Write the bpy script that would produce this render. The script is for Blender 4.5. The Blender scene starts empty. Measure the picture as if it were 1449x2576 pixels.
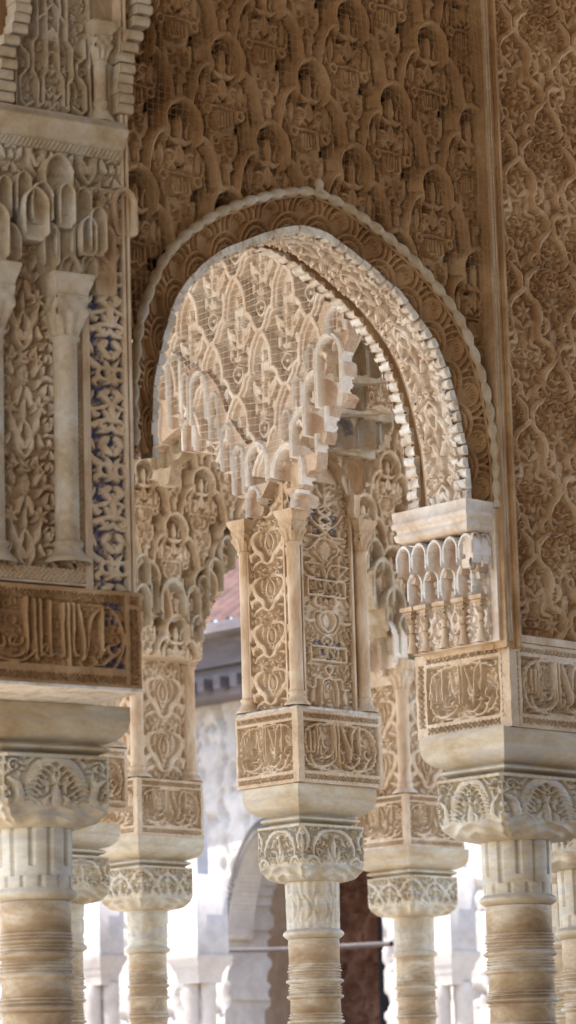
import bpy, math, random
import numpy as np
from math import sin, cos, pi, radians
rnd = random.Random(7)
scene = bpy.context.scene
COL = scene.collection
V3 = lambda *a: np.array(a, float)

# ------------------------------------------------------------------ camera
YAW, PITCH, ROLL, FPX = radians(44), radians(11.2), .028, 8270.0     # FPX: focal length on a 1449 x 2576 sheet
EYE = V3(0, 0, 1.6)
Zv = V3(0, 0, 1)
FW = V3(sin(YAW), cos(YAW), 0); RT0 = V3(cos(YAW), -sin(YAW), 0)
FWD = FW*cos(PITCH) + Zv*sin(PITCH); UP0 = -FW*sin(PITCH) + Zv*cos(PITCH)
CUP = UP0*cos(ROLL) + RT0*sin(ROLL); CRT = RT0*cos(ROLL) - UP0*sin(ROLL)
def ray(px, py): return FWD + CRT*(px-724.5)/FPX + CUP*(1288-py)/FPX
def at(px, py, d): return EYE + ray(px, py)*d
def onpl(px, py, n, c):
    r = ray(px, py); return EYE + r*((c - n@EYE)/(n@r))
def on_y(px, py, y): return onpl(px, py, V3(0, 1, 0), y)
def on_x(px, py, x): return onpl(px, py, V3(1, 0, 0), x)
def make_camera():
    cd = bpy.data.cameras.new('camera'); o = bpy.data.objects.new('camera', cd); COL.objects.link(o)
    from mathutils import Matrix
    m = Matrix(((CRT[0], CUP[0], -FWD[0], EYE[0]), (CRT[1], CUP[1], -FWD[1], EYE[1]), (CRT[2], CUP[2], -FWD[2], EYE[2]), (0, 0, 0, 1)))
    o.matrix_world = m
    cd.sensor_fit = 'VERTICAL'; cd.sensor_height = 36; cd.sensor_width = 20.25
    cd.lens = FPX/2576*36; cd.clip_start = .1; cd.clip_end = 500
    cd.dof.use_dof = True; cd.dof.focus_distance = 10.9; cd.dof.aperture_fstop = 6.3
    scene.camera = o
make_camera()

# ------------------------------------------------------------------ objects
def thing(name, label, cat, group=None, loc=(0, 0, 0)):
    o = bpy.data.objects.new(name, None); COL.objects.link(o); o.location = loc; o.empty_display_size = .1
    o['label'] = label; o['category'] = cat; o['kind'] = 'thing'
    if group: o['group'] = group
    return o
def tag(o, label, cat, group=None):
    o['label'] = label; o['category'] = cat; o['kind'] = 'thing'
    if group: o['group'] = group
    return o
def wloc(o):
    v = V3(0, 0, 0)
    while o is not None: v += np.array(o.location[:]); o = o.parent
    return v
def link(name, verts, quads, mat, parent=None, smooth=None, paint=None, label=None):
    verts = np.asarray(verts, float)
    if parent is not None: verts = verts - wloc(parent)
    quads = np.asarray(quads, np.int32)
    me = bpy.data.meshes.new(name)
    nv, nf = len(verts), len(quads)
    me.vertices.add(nv); me.vertices.foreach_set('co', verts.astype(np.float32).ravel())
    me.loops.add(nf*4); me.loops.foreach_set('vertex_index', quads.ravel())
    me.polygons.add(nf); me.polygons.foreach_set('loop_start', np.arange(0, nf*4, 4, dtype=np.int32))
    if smooth is None: smooth = True
    me.polygons.foreach_set('use_smooth', np.full(nf, bool(smooth)) if np.isscalar(smooth) else np.asarray(smooth, bool))
    if paint is not None:
        a = me.attributes.new('paint', 'FLOAT', 'POINT'); a.data.foreach_set('value', np.asarray(paint, np.float32))
    me.update(calc_edges=True)
    me.materials.append(mat)
    o = bpy.data.objects.new(name, me); COL.objects.link(o)
    if parent is not None: o.parent = parent
    if label: o['label'] = label
    return o
class MB:                       # collects grids and boxes into one mesh
    def __init__(s): s.v = []; s.q = []; s.n = 0; s.sm = []; s.p = []
    def add(s, v, q, smooth=True, p=None):
        v = np.asarray(v, float).reshape(-1, 3); q = np.asarray(q, int).reshape(-1, 4)
        s.v.append(v); s.q.append(q+s.n); s.n += len(v)
        s.sm.append(np.full(len(q), smooth)); s.p.append(np.zeros(len(v)) if p is None else np.asarray(p).ravel())
        return s
    def grid(s, P, mask=None, smooth=True, back=None, p=None, flip=False, ub=None):
        # P: ny,nx,3.  mask ny-1,nx-1.  back: vector (or ny,nx,3) the open borders are drawn back by
        P = np.asarray(P, float); ny, nx = P.shape[:2]
        idx = np.arange(ny*nx).reshape(ny, nx)
        q = np.stack([idx[:-1, :-1], idx[:-1, 1:], idx[1:, 1:], idx[1:, :-1]], -1)
        if mask is None: mask = np.ones((ny-1, nx-1), bool)
        qq = q[mask]
        pp = None if p is None else np.asarray(p)
        base = s.n
        vv = P.reshape(-1, 3)
        pv = np.zeros(ny*nx) if pp is None else pp.reshape(-1)
        used = np.zeros(ny*nx, bool); used[qq.ravel()] = True
        rem = np.cumsum(used)-1
        if flip: qq = qq[:, ::-1]
        s.add(vv[used], rem[qq], smooth, pv[used])
        if back is not None:
            m = np.zeros((ny+1, nx+1), bool); m[1:-1, 1:-1] = mask
            E = []
            a = m[1:, 1:-1] & ~m[:-1, 1:-1]; r, c = np.nonzero(a[:ny]); E.append(np.stack([idx[r, c+1], idx[r, c]], -1))
            a = m[:-1, 1:-1] & ~m[1:, 1:-1]; r, c = np.nonzero(a[:ny]); E.append(np.stack([idx[r, c], idx[r, c+1]], -1))
            a = m[1:-1, 1:] & ~m[1:-1, :-1]; r, c = np.nonzero(a[:, :nx]); E.append(np.stack([idx[r, c], idx[r+1, c]], -1))
            a = m[1:-1, :-1] & ~m[1:-1, 1:]; r, c = np.nonzero(a[:, :nx]); E.append(np.stack([idx[r+1, c], idx[r, c]], -1))
            E = np.concatenate(E)
            if len(E):
                bk = np.broadcast_to(back, P.shape).reshape(-1, 3)
                u, inv = np.unique(E.ravel(), return_inverse=True); inv = inv.reshape(-1, 2)
                n = len(u)
                v2 = np.concatenate([vv[u], bk[u] + (vv[u] if ub is None else ub.reshape(-1, 3)[u])])
                s.add(v2, np.stack([inv[:, 0], inv[:, 1], inv[:, 1]+n, inv[:, 0]+n], -1), False, np.concatenate([pv[u], pv[u]]))
        return s
    def box(s, lo, hi, ax=None, ay=None, o=None):
        lo = np.array(lo, float); hi = np.array(hi, float)
        c = [(x, y, z) for z in (lo[2], hi[2]) for y in (lo[1], hi[1]) for x in (lo[0], hi[0])]
        c = np.array(c)
        if ax is not None: c = o + c[:, :1]*ax + c[:, 1:2]*ay + c[:, 2:]*Zv
        return s.add(c, [[0, 2, 3, 1], [4, 5, 7, 6], [0, 1, 5, 4], [2, 6, 7, 3], [0, 4, 6, 2], [1, 3, 7, 5]], False)
    def tube(s, pts, r, n=10, smooth=True, cap=False):
        pts = np.array(pts, float); m = len(pts); r = np.broadcast_to(r, (m,))
        t = np.gradient(pts, axis=0); t /= np.linalg.norm(t, axis=1)[:, None]+1e-12
        ref = V3(0, 0, 1) if abs(t[0][2]) < .9 else V3(1, 0, 0)
        a = np.cross(t, ref); a /= np.linalg.norm(a, axis=1)[:, None]; b = np.cross(a, t)
        th = np.linspace(0, 2*pi, n+1)
        P = pts[:, None] + r[:, None, None]*(a[:, None]*np.cos(th)[None, :, None] + b[:, None]*np.sin(th)[None, :, None])
        return s.grid(P, smooth=smooth)
    def lathe(s, c, prof, n=48, sq=None, a0=0, a1=2*pi, wob=None):
        prof = np.array(prof, float); th = np.linspace(a0, a1, n+1)
        P = np.zeros((len(prof), n+1, 3))
        P[..., 0] = c[0] + prof[:, :1]*np.cos(th); P[..., 1] = c[1] + prof[:, :1]*np.sin(th); P[..., 2] = prof[:, 1:2]
        if wob is not None: P[..., :2] += wob(P)[..., None]*np.stack([np.cos(th), np.sin(th)], -1)[None]
        return s.grid(P)
    def build(s, name, mat, parent=None, label=None):
        return link(name, np.concatenate(s.v), np.concatenate(s.q), mat, parent, np.concatenate(s.sm), np.concatenate(s.p), label)

# ------------------------------------------------------------------ materials
def mat_new(name):
    m = bpy.data.materials.new(name); m.use_nodes = True
    nt = m.node_tree; b = nt.nodes['Principled BSDF']; return m, nt, b
def srgb(r, g, b):
    f = lambda c: (c/255/12.92 if c/255 <= .04045 else ((c/255+.055)/1.055)**2.4)
    return (f(r), f(g), f(b), 1)
def noise(nt, scale, detail=5, rough=.6, vec=None, dist=0):
    n = nt.nodes.new('ShaderNodeTexNoise'); n.inputs['Scale'].default_value = scale
    n.inputs['Detail'].default_value = detail; n.inputs['Roughness'].default_value = rough; n.inputs['Distortion'].default_value = dist
    if vec is not None: nt.links.new(vec, n.inputs['Vector'])
    return n.outputs['Fac']
def ramp(nt, fac, stops):
    r = nt.nodes.new('ShaderNodeValToRGB'); e = r.color_ramp.elements
    e[0].position, e[0].color = stops[0]; e[1].position, e[1].color = stops[-1]
    for p, c in stops[1:-1]:
        x = e.new(p); x.color = c
    nt.links.new(fac, r.inputs['Fac']); return r.outputs['Color']
def mix(nt, fac, a, b, mode='MIX'):
    n = nt.nodes.new('ShaderNodeMix'); n.data_type = 'RGBA'; n.blend_type = mode
    for s, v in ((0, fac), (6, a), (7, b)):
        if hasattr(v, 'links') or isinstance(v, bpy.types.NodeSocket): nt.links.new(v, n.inputs[s])
        else: n.inputs[s].default_value = v
    return n.outputs[2]
def stone(name, c1, c2, c3, big=3.0, fine=60, rough=.85, bump=.25, bscale=140, paint=None, vein=None, stretch=(1, 1, 1), patch=.5, solid=False):
    m, nt, b = mat_new(name)
    tc = nt.nodes.new('ShaderNodeTexCoord'); mp = nt.nodes.new('ShaderNodeMapping'); mp.inputs['Scale'].default_value = stretch
    geo = nt.nodes.new('ShaderNodeNewGeometry')
    nt.links.new(geo.outputs['Position'], mp.inputs['Vector']); vec = mp.outputs['Vector']
    col = ramp(nt, noise(nt, big, 6, .65, vec, .6), [(.3, c1), (.5, c2), (.72, c3)])
    sp = ramp(nt, noise(nt, fine, 4, .7, vec), [(.3, (.72, .68, .62, 1)), (.6, (1, 1, 1, 1))])
    col = mix(nt, .55, col, sp, 'MULTIPLY')
    if vein is not None:
        w = nt.nodes.new('ShaderNodeTexWave'); w.wave_type = 'BANDS'; w.bands_direction = 'Z'
        w.inputs['Scale'].default_value = vein[0]; w.inputs['Distortion'].default_value = vein[1]; w.inputs['Detail'].default_value = 4; w.inputs['Detail Scale'].default_value = 1.5
        nt.links.new(vec, w.inputs['Vector'])
        f = ramp(nt, w.outputs['Fac'], [(.0, (1, 1, 1, 1)), (.22, (0, 0, 0, 1)), (1, (0, 0, 0, 1))])
        k = nt.nodes.new('ShaderNodeMath'); k.operation = 'MULTIPLY'; k.inputs[1].default_value = vein[3]; nt.links.new(f, k.inputs[0])
        col = mix(nt, k.outputs[0], col, vein[2])
    if paint is not None:
        at_ = nt.nodes.new('ShaderNodeAttribute'); at_.attribute_name = 'paint'
        pn = ramp(nt, noise(nt, 38, 5, .7, vec), [(.30, (.55, .55, .55, 1)), (.60, (1, 1, 1, 1))] if solid else [(.38, (0, 0, 0, 1)), (.52, (1, 1, 1, 1))])
        k = nt.nodes.new('ShaderNodeMath'); k.operation = 'MULTIPLY'; nt.links.new(pn, k.inputs[0]); nt.links.new(at_.outputs['Fac'], k.inputs[1])
        col = mix(nt, k.outputs[0], col, paint)
    nt.links.new(col, b.inputs['Base Color'])
    b.inputs['Roughness'].default_value = rough
    bp = nt.nodes.new('ShaderNodeBump'); bp.inputs['Strength'].default_value = bump; bp.inputs['Distance'].default_value = .004
    nt.links.new(noise(nt, bscale, 5, .7, vec), bp.inputs['Height']); nt.links.new(bp.outputs['Normal'], b.inputs['Normal'])
    return m
BLUE = srgb(66, 78, 116)
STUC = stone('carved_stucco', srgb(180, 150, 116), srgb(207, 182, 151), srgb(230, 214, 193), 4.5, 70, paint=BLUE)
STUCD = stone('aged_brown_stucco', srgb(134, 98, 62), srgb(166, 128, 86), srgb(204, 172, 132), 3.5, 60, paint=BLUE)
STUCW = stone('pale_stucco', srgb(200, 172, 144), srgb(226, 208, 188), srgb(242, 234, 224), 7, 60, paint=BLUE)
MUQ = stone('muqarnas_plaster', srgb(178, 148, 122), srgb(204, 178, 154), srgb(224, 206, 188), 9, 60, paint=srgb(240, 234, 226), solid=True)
SEBM = stone('dusty_brown_stucco', srgb(120, 84, 50), srgb(150, 110, 70), srgb(182, 144, 102), 3.5, 60, paint=srgb(206, 182, 152), solid=True)
VINEM = stone('golden_stucco', srgb(148, 112, 76), srgb(180, 144, 104), srgb(212, 182, 146), 4, 60)
WHITE = stone('white_plaster', srgb(178, 150, 120), srgb(226, 215, 200), srgb(243, 240, 234), 16, 80, bump=.5)
MARB = stone('white_marble', srgb(168, 140, 104), srgb(192, 176, 148), srgb(210, 202, 186), 4, 40, .5, .08, 90, vein=(2.2, 9, srgb(168, 160, 150), .5), stretch=(1, 1, 2.2))
MARBB = stone('honey_marble', srgb(146, 116, 84), srgb(178, 154, 122), srgb(218, 206, 186), 5, 50, .55, .1, 90, vein=(.7, 9, srgb(168, 140, 110), .16), stretch=(1, 1, 2.5))
COLO = stone('colonnette_stucco', srgb(176, 144, 110), srgb(204, 176, 144), srgb(224, 206, 182), 7, 45, .8, .3, 120, stretch=(2, 2, .7), vein=(1.2, 12, srgb(232, 214, 190), .35))
GREY = stone('weathered_stucco', srgb(158, 132, 100), srgb(186, 168, 142), srgb(205, 198, 188), 8, 60, paint=BLUE)
FARW = stone('far_plaster', srgb(150, 140, 132), srgb(168, 160, 154), srgb(184, 178, 172), 1.5, 10)
PINK = stone('pinkish_plaster', srgb(176, 142, 112), srgb(196, 168, 142), srgb(206, 186, 166), .9, 9)
WOOD = stone('dark_weathered_wood', srgb(70, 60, 60), srgb(92, 84, 86), srgb(116, 108, 110), 2, 30, stretch=(.4, .4, 3))
DOOR = stone('brown_door_wood', srgb(104, 68, 50), srgb(136, 94, 72), srgb(164, 122, 98), 3, 20)
TILE = stone('red_roof_tile', srgb(50, 32, 26), srgb(72, 44, 36), srgb(96, 66, 56), 3, 30)
IRON = stone('dark_iron', srgb(54, 46, 46), srgb(64, 56, 54), srgb(80, 70, 66), 5, 30)
FLOOR = stone('marble_paving', srgb(140, 126, 108), srgb(158, 146, 128), srgb(176, 166, 150), 1.2, 12)
CEIL = stone('cedar_ceiling', srgb(84, 56, 34), srgb(100, 68, 42), srgb(120, 84, 54), 1, 12)
DARK = stone('dark_doorway_wood', srgb(34, 30, 34), srgb(42, 38, 42), srgb(52, 48, 50), 3, 20)
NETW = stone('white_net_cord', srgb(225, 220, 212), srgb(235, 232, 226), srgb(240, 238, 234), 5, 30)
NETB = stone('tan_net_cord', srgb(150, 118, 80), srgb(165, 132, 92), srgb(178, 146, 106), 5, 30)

# ------------------------------------------------------------------ relief drawing (height maps of the carving)
def smooth_pts(pts, n=6):
    p = np.array(pts, float)
    if len(p) < 3: return p
    q = np.vstack([2*p[0]-p[1], p, 2*p[-1]-p[-2]]); out = []
    for i in range(1, len(q)-2):
        a, b, c, d = q[i-1], q[i], q[i+1], q[i+2]
        for t in np.arange(n)/n:
            out.append(.5*((2*b)+(-a+c)*t+(2*a-5*b+4*c-d)*t*t+(-a+3*b-3*c+d)*t**3))
    out.append(p[-1]); return np.array(out)
class Rel:
    def __init__(s, w, h, ppm=400, sym=False, per=False):
        s.w, s.h, s.ppm, s.sym, s.per = w, h, ppm, sym, per
        s.nx, s.ny = max(4, int(round(w*ppm))), max(4, int(round(h*ppm)))
        s.H = np.zeros((s.ny, s.nx)); s.wm = 1.
    def _apply(s, x0, y0, x1, y1, fn, cut=False):
        offs = [(0, 0)]
        if s.per: offs = [(i*s.w, j*s.h) for i in (-1, 0, 1) for j in (-1, 0, 1) if x1+i*s.w > 0 and x0+i*s.w < s.w and y1+j*s.h > 0 and y0+j*s.h < s.h]
        for ox, oy in offs:
            i0 = max(0, int((x0+ox)*s.ppm)-1); i1 = min(s.nx, int((x1+ox)*s.ppm)+2)
            j0 = max(0, int((y0+oy)*s.ppm)-1); j1 = min(s.ny, int((y1+oy)*s.ppm)+2)
            if i0 >= i1 or j0 >= j1: continue
            X, Y = np.meshgrid((np.arange(i0, i1)+.5)/s.ppm-ox, (np.arange(j0, j1)+.5)/s.ppm-oy)
            v = fn(X, Y); sub = s.H[j0:j1, i0:i1]
            if cut: np.minimum(sub, v, out=sub)
            else: np.maximum(sub, v, out=sub)
    def stroke(s, pts, w, h=1., k=4.5, sm=True, cut=False, dome=.15, mirror=None):
        P0 = np.array(pts, float); W0 = np.broadcast_to(np.array(w, float), (len(P0),))*(s.wm if mirror is None or not sm else 1.)
        if mirror is None: mirror = s.sym
        if sm and len(P0) > 2:
            A = smooth_pts(np.column_stack([P0, W0])); P, W = A[:, :2], np.maximum(A[:, 2], 1e-4)
        else: P, W = P0, W0
        if mirror:
            Q = P.copy(); Q[:, 0] = s.w-Q[:, 0]; wm, s.wm = s.wm, 1.; s.stroke(Q, W, h, k, False, cut, dome, False); s.wm = wm
        ch = 12
        for i in range(0, len(P)-1, ch):
            A_, B_ = P[i:i+ch], P[i+1:i+ch+1]; A_ = A_[:len(B_)]; wa, wb = W[i:i+len(B_)], W[i+1:i+1+len(B_)]
            d = B_-A_; L = (d*d).sum(1)+1e-12; r = max(wa.max(), wb.max()); lo = np.minimum(A_.min(0), B_.min(0))-r; hi = np.maximum(A_.max(0), B_.max(0))+r
            def fn(X, Y, A_=A_, d=d, L=L, wa=wa, wb=wb):
                e = lambda v: v[:, None, None]
                dx = X-e(A_[:, 0]); dy = Y-e(A_[:, 1])
                t = np.minimum(1, np.maximum(0, (dx*e(d[:, 0])+dy*e(d[:, 1]))/e(L)))
                dx -= t*e(d[:, 0]); dy -= t*e(d[:, 1])
                q = (1-np.sqrt(dx*dx+dy*dy)/(e(wa)+e(wb-wa)*t)).max(0)
                q0 = np.maximum(q, 0); f = np.minimum(q0*k, 1)
                return np.where(q > 0, h+(9-h)*(1-f), 9) if cut else np.where(q > 0, h*f*(1-dome+dome*q0), -99)
            s._apply(lo[0], lo[1], hi[0], hi[1], fn, cut)
    def leaf(s, x, y, ang, L, W, h=.9, bend=0, k=3.8):
        n = 7; t = np.linspace(0, 1, n)
        a = ang + bend*(t-.0)
        px = x+np.concatenate([[0], np.cumsum(np.cos(a[:-1])*L/(n-1))]); py = y+np.concatenate([[0], np.cumsum(np.sin(a[:-1])*L/(n-1))])
        s.stroke(np.column_stack([px, py]), W*np.maximum(.08, np.sin(pi*t**.8)**.8), h, k, False, dome=.35)
    def dot(s, x, y, r, h=.9): s.stroke([(x, y), (x+1e-5, y)], r, h, 1.8, False)
    def ring(s, x, y, r, w, h=.9, a0=0, a1=2*pi):
        t = np.linspace(a0, a1, 15); s.stroke(np.column_stack([x+r*np.cos(t), y+r*np.sin(t)]), w, h, 2, False)
    def star(s, x, y, r, n=6, a=pi/2, h=.95, W=None):
        for i in range(n): s.leaf(x+.12*r*cos(a+2*pi*i/n), y+.12*r*sin(a+2*pi*i/n), a+2*pi*i/n, r*.9, (W or .26)*r, h)
        s.dot(x, y, r*.14, h)
    def spiral(s, x, y, r, a0, turns, w, h=.85, sg=1):
        t = np.linspace(0, 1, int(14*turns)+4); rr = r*(1-t*.82); a = a0+sg*2*pi*turns*t
        s.stroke(np.column_stack([x+rr*np.cos(a), y+rr*np.sin(a)]), w*(1-.55*t), h, 2, False)
    def cone(s, x, y, w, hh, h=.95, pit=None):
        pit = pit or w*.42
        def fn(X, Y):
            v = (Y-y)/hh; ww = w*np.sqrt(np.clip(1-v*v, 0, 1))*(1-.35*np.clip(v, 0, 1)); q = 1-np.abs(X-x)/np.maximum(ww, 1e-6)
            g = np.abs(np.sin(pi*(X-x+Y-y)/pit))*np.abs(np.sin(pi*(X-x-Y+y)/pit))
            return np.where((q > 0) & (np.abs(v) < 1), h*np.clip(q*3, 0, 1)*(.62+.38*np.sqrt(g)), -99)
        s._apply(x-w, y-hh, x+w, y+hh, fn)
        if s.sym and abs(x-s.w/2) > 1e-4:
            X0 = s.w-x; s.sym = False; s.cone(X0, y, w, hh, h, pit); s.sym = True
    def rect(s, x0, y0, x1, y1, h=1., edge=None):
        s._apply(x0, y0, x1, y1, lambda X, Y: np.where((X > x0) & (X < x1) & (Y > y0) & (Y < y1), h, -99))
    def sink(s, x0, y0, x1, y1, h=0.):
        s._apply(x0, y0, x1, y1, lambda X, Y: np.where((X > x0) & (X < x1) & (Y > y0) & (Y < y1), h, 9), True)
    def fill(s, seed, r, h=.62, tries=600, box=None, kinds='lsr', thr=.25):
        R = random.Random(seed)
        x0, y0, x1, y1 = box or (0, 0, s.w, s.h)
        for _ in range(tries):
            x, y = R.uniform(x0, x1), R.uniform(y0, y1); rr = r*R.uniform(.7, 1.25)
            if s.sym and abs(x-s.w/2) < rr*.6: x = s.w/2
            i0, i1 = max(0, int((x-rr*.75)*s.ppm)), min(s.nx, int((x+rr*.75)*s.ppm)+1)
            j0, j1 = max(0, int((y-rr*.75)*s.ppm)), min(s.ny, int((y+rr*.75)*s.ppm)+1)
            if i0 >= i1 or j0 >= j1: continue
            sub = s.H[j0:j1, i0:i1]
            if (sub > .2).mean() > thr: continue
            k = R.choice(kinds); a = R.uniform(0, 2*pi)
            if k == 'l':
                s.leaf(x-rr*cos(a), y-rr*sin(a), a+.5, rr*2, rr*.42, h, -1.0); s.leaf(x, y, a+1.9, rr*.9, rr*.3, h, .6)
            elif k == 's': s.spiral(x, y, rr*.8, a, 1.3, rr*.3, h, R.choice((1, -1)))
            elif k == 'r': s.star(x, y, rr, R.choice((5, 6)), a, h)
            else: s.ring(x, y, rr*.55, rr*.24, h)
    def wear(s, seed=1, amt=.06):
        g = np.random.default_rng(seed)
        for sc in (6, 17):
            n = g.standard_normal((s.ny//sc+3, s.nx//sc+3))
            s.H += amt*sample(n, np.linspace(0, n.shape[1]-2, s.nx)[None, :]+np.zeros((s.ny, 1)), np.linspace(0, n.shape[0]-2, s.ny)[:, None]+np.zeros((1, s.nx)), False)*(s.H > .1)
        return s
def sample(H, X, Y, wrap=True):
    ny, nx = H.shape; xi = np.floor(X).astype(int); yi = np.floor(Y).astype(int); fx = X-xi; fy = Y-yi
    if wrap: x0, x1, y0, y1 = xi % nx, (xi+1) % nx, yi % ny, (yi+1) % ny
    else: x0, x1, y0, y1 = np.clip(xi, 0, nx-1), np.clip(xi+1, 0, nx-1), np.clip(yi, 0, ny-1), np.clip(yi+1, 0, ny-1)
    return (H[y0, x0]*(1-fx)+H[y0, x1]*fx)*(1-fy)+(H[y1, x0]*(1-fx)+H[y1, x1]*fx)*fy
def tile_at(R, X, Y):           # sample a repeating tile at metres
    return sample(R.H, X*R.ppm-.5, Y*R.ppm-.5)
def lattice(R, x0, y0, x1, y1, p, vert=False, h=1., w=.17):      # interlaced border between two plain fillets
    wid = (x1-x0) if vert else (y1-y0)
    R.sink(x0, y0, x1, y1, .25)
    def fn(X, Y):
        U, T = (Y-y0, X-x0) if vert else (X-x0, Y-y0)
        a = np.abs(((U+T)/p) % 1-.5)*p; b = np.abs(((U-T)/p) % 1-.5)*p
        c = np.minimum(a, b); v = np.clip((p*w*1.35-c)/(p*w)*1.6, 0, 1)
        return np.where((X > x0) & (X < x1) & (Y > y0) & (Y < y1), h*v, -99)
    R._apply(x0, y0, x1, y1, fn)

# --- panels of relief set on a plane:  P(a,b) = o + a*ax + b*ay + h*n
class Plane:
    def __init__(s, o, ax, ay, n): s.o, s.ax, s.ay, s.n = map(lambda v: np.array(v, float), (o, ax, ay, n))
    def P(s, a, b, h=0): return s.o + np.multiply.outer(a, s.ax) + np.multiply.outer(b, s.ay) + np.multiply.outer(h, s.n)
    def ab(s, px, py, off=0):
        p = onpl(px, py, s.n, s.n@s.o+off) - s.o
        A = np.stack([s.ax, s.ay], 1); return np.linalg.lstsq(A, p, rcond=None)[0]
def front(y): return Plane((0, y, 0), (1, 0, 0), (0, 0, 1), (0, -1, 0))          # faces -y
def side(x): return Plane((x, 0, 0), (0, -1, 0), (0, 0, 1), (-1, 0, 0))          # faces -x, a = -y
def panel(mb, pl, a0, b0, a1, b1, Hf, depth, res, mask=None, back=0., paint=None, bow=None):
    na = max(2, int((a1-a0)/res)+1); nb = max(2, int((b1-b0)/res)+1)
    A, B = np.meshgrid(np.linspace(a0, a1, na), np.linspace(b0, b1, nb))
    H = Hf(A, B)
    M = None
    if mask is not None:
        mv = mask(A, B); M = mv[:-1, :-1] & mv[1:, 1:] & mv[1:, :-1] & mv[:-1, 1:]
    X = pl.o + A[..., None]*pl.ax + B[..., None]*pl.ay + (H*depth)[..., None]*pl.n
    if bow is not None: X = X + bow(A, B)[..., None]*pl.n
    mb.grid(X, M, smooth=False, back=-(back+H[..., None]*depth)*pl.n if back else None, p=None if paint is None else paint(A, B, H), flip=False)
def relf(R, a0, b0, sx=1., sy=1.):
    return lambda A, B: tile_at(R, (A-a0)*sx, (B-b0)*sy)
# ------------------------------------------------------------------ the carved patterns
def t_vine():
    R = Rel(.26, .40, 560, True, True); c = .13
    f = lambda *P: [(c+x*.000371, .40-y*.000294) for x, y in P]
    R.H[:] = .05
    R.star(*f((0, 215))[0], .036, 6, pi/2, .8); R.star(*f((-178, 650))[0], .033, 6, pi/2, .8)
    R.star(*f((-290, 1250))[0], .03, 6, .3, .8); R.star(*f((-345, 90))[0], .03, 5, .3, .75)
    R.cone(*f((0, 520))[0], .02, .028, .85, .011)
    for y, L in ((735, .024), (1200, .03), (640, .02)): R.leaf(*f((0, y+50))[0], pi/2, L, .009, .8)
    R.leaf(*f((0, 900))[0], 2.3, .032, .011, .85, -.8); R.leaf(*f((0, 1260))[0], 2.3, .022, .008, .8)
    R.stroke(f((0, 380), (-60, 330), (-120, 300), (-125, 420), (-90, 520), (-190, 560)), [.004, .011, .012, .013, .012, .005], .62)
    R.ring(*f((-120, 880))[0], .015, .008, .66); R.stroke(f((-110, 960), (-40, 1050), (0, 1120)), [.012, .012, .006], .6)
    R.spiral(*f((-60, 1100))[0], .014, 0, 1.2, .006, .62); R.ring(*f((-270, 190))[0], .014, .008, .62)
    R.stroke(f((-330, 350), (-350, 470), (-420, 560)), [.012, .012, .004], .6)
    R.leaf(*f((-420, 760))[0], .9, .04, .011, .75, -1)
    R.fill(3, .017, .85, 700, thr=.07)
    rib = [f((0, -20), (-70, 45), (-140, 110), (-178, 200), (-170, 300), (-160, 400), (-165, 440)),
           f((-165, 330), (-160, 420), (-180, 470), (-290, 500), (-325, 570), (-308, 650), (-292, 720)),
           f((-375, 610), (-300, 700), (-225, 790), (-190, 880), (-180, 950), (-215, 1040)),
           f((-160, 1110), (-110, 1140), (-45, 1220), (-38, 1300), (-55, 1390))]
    R.stroke(rib[0], [.011, .011, .012, .013, .012, .009, .004], 1.25, dome=.3); R.stroke(rib[1], [.004, .007, .012, .013, .014, .011, .003], 1.25, dome=.3)
    R.stroke(rib[2], [.004, .012, .013, .014, .012, .004], 1.25, dome=.3); R.stroke(rib[3], [.006, .012, .014, .013, .004], 1.25, dome=.3)
    R.stroke(f((-185, 240), (-250, 265), (-262, 340), (-215, 400)), [.005, .013, .013, .004], 1.2, dome=.3); R.spiral(*f((-205, 370))[0], .019, 1.5, 1.4, .0075, 1.15, -1)
    R.stroke(f((-178, 930), (-110, 970), (-85, 1040), (-115, 1090)), [.005, .014, .012, .003], 1.2, dome=.3); R.spiral(*f((-150, 1045))[0], .016, 3.5, 1.4, .0065, 1.15, 1)
    R.stroke(f((-90, 35), (-30, -20), (0, -28)), [.004, .008, .008], 1.2)
    return R.wear(1)
def lobed(R, cx, ty, k, hw, lw, w, h):        # a lobed arch ribbon: apex at (cx, ty)
    P = [(0, 0), (.30*hw, -.06*lw), (.72*hw, -.22*lw), (hw, -.50*lw), (.98*hw, -.80*lw), (.95*hw, -.98*lw)]
    Q = [(.95*hw, -.90*lw), (1.25*hw, -.93*lw), (1.58*hw, -1.12*lw), (1.82*hw, -1.45*lw), (1.95*hw, -1.75*lw), (2.05*hw, -2.0*lw)]
    for sg in (-1, 1):
        for p in (P, Q): R.stroke([(cx+sg*x, ty+y) for x, y in p], w, h, k, dome=.35, mirror=False)
        R.stroke([(cx+sg*.93*hw, ty-.95*lw), (cx+sg*.84*hw, ty-1.12*lw)], [w*.8, w*.35], h*.7, mirror=False)
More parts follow.
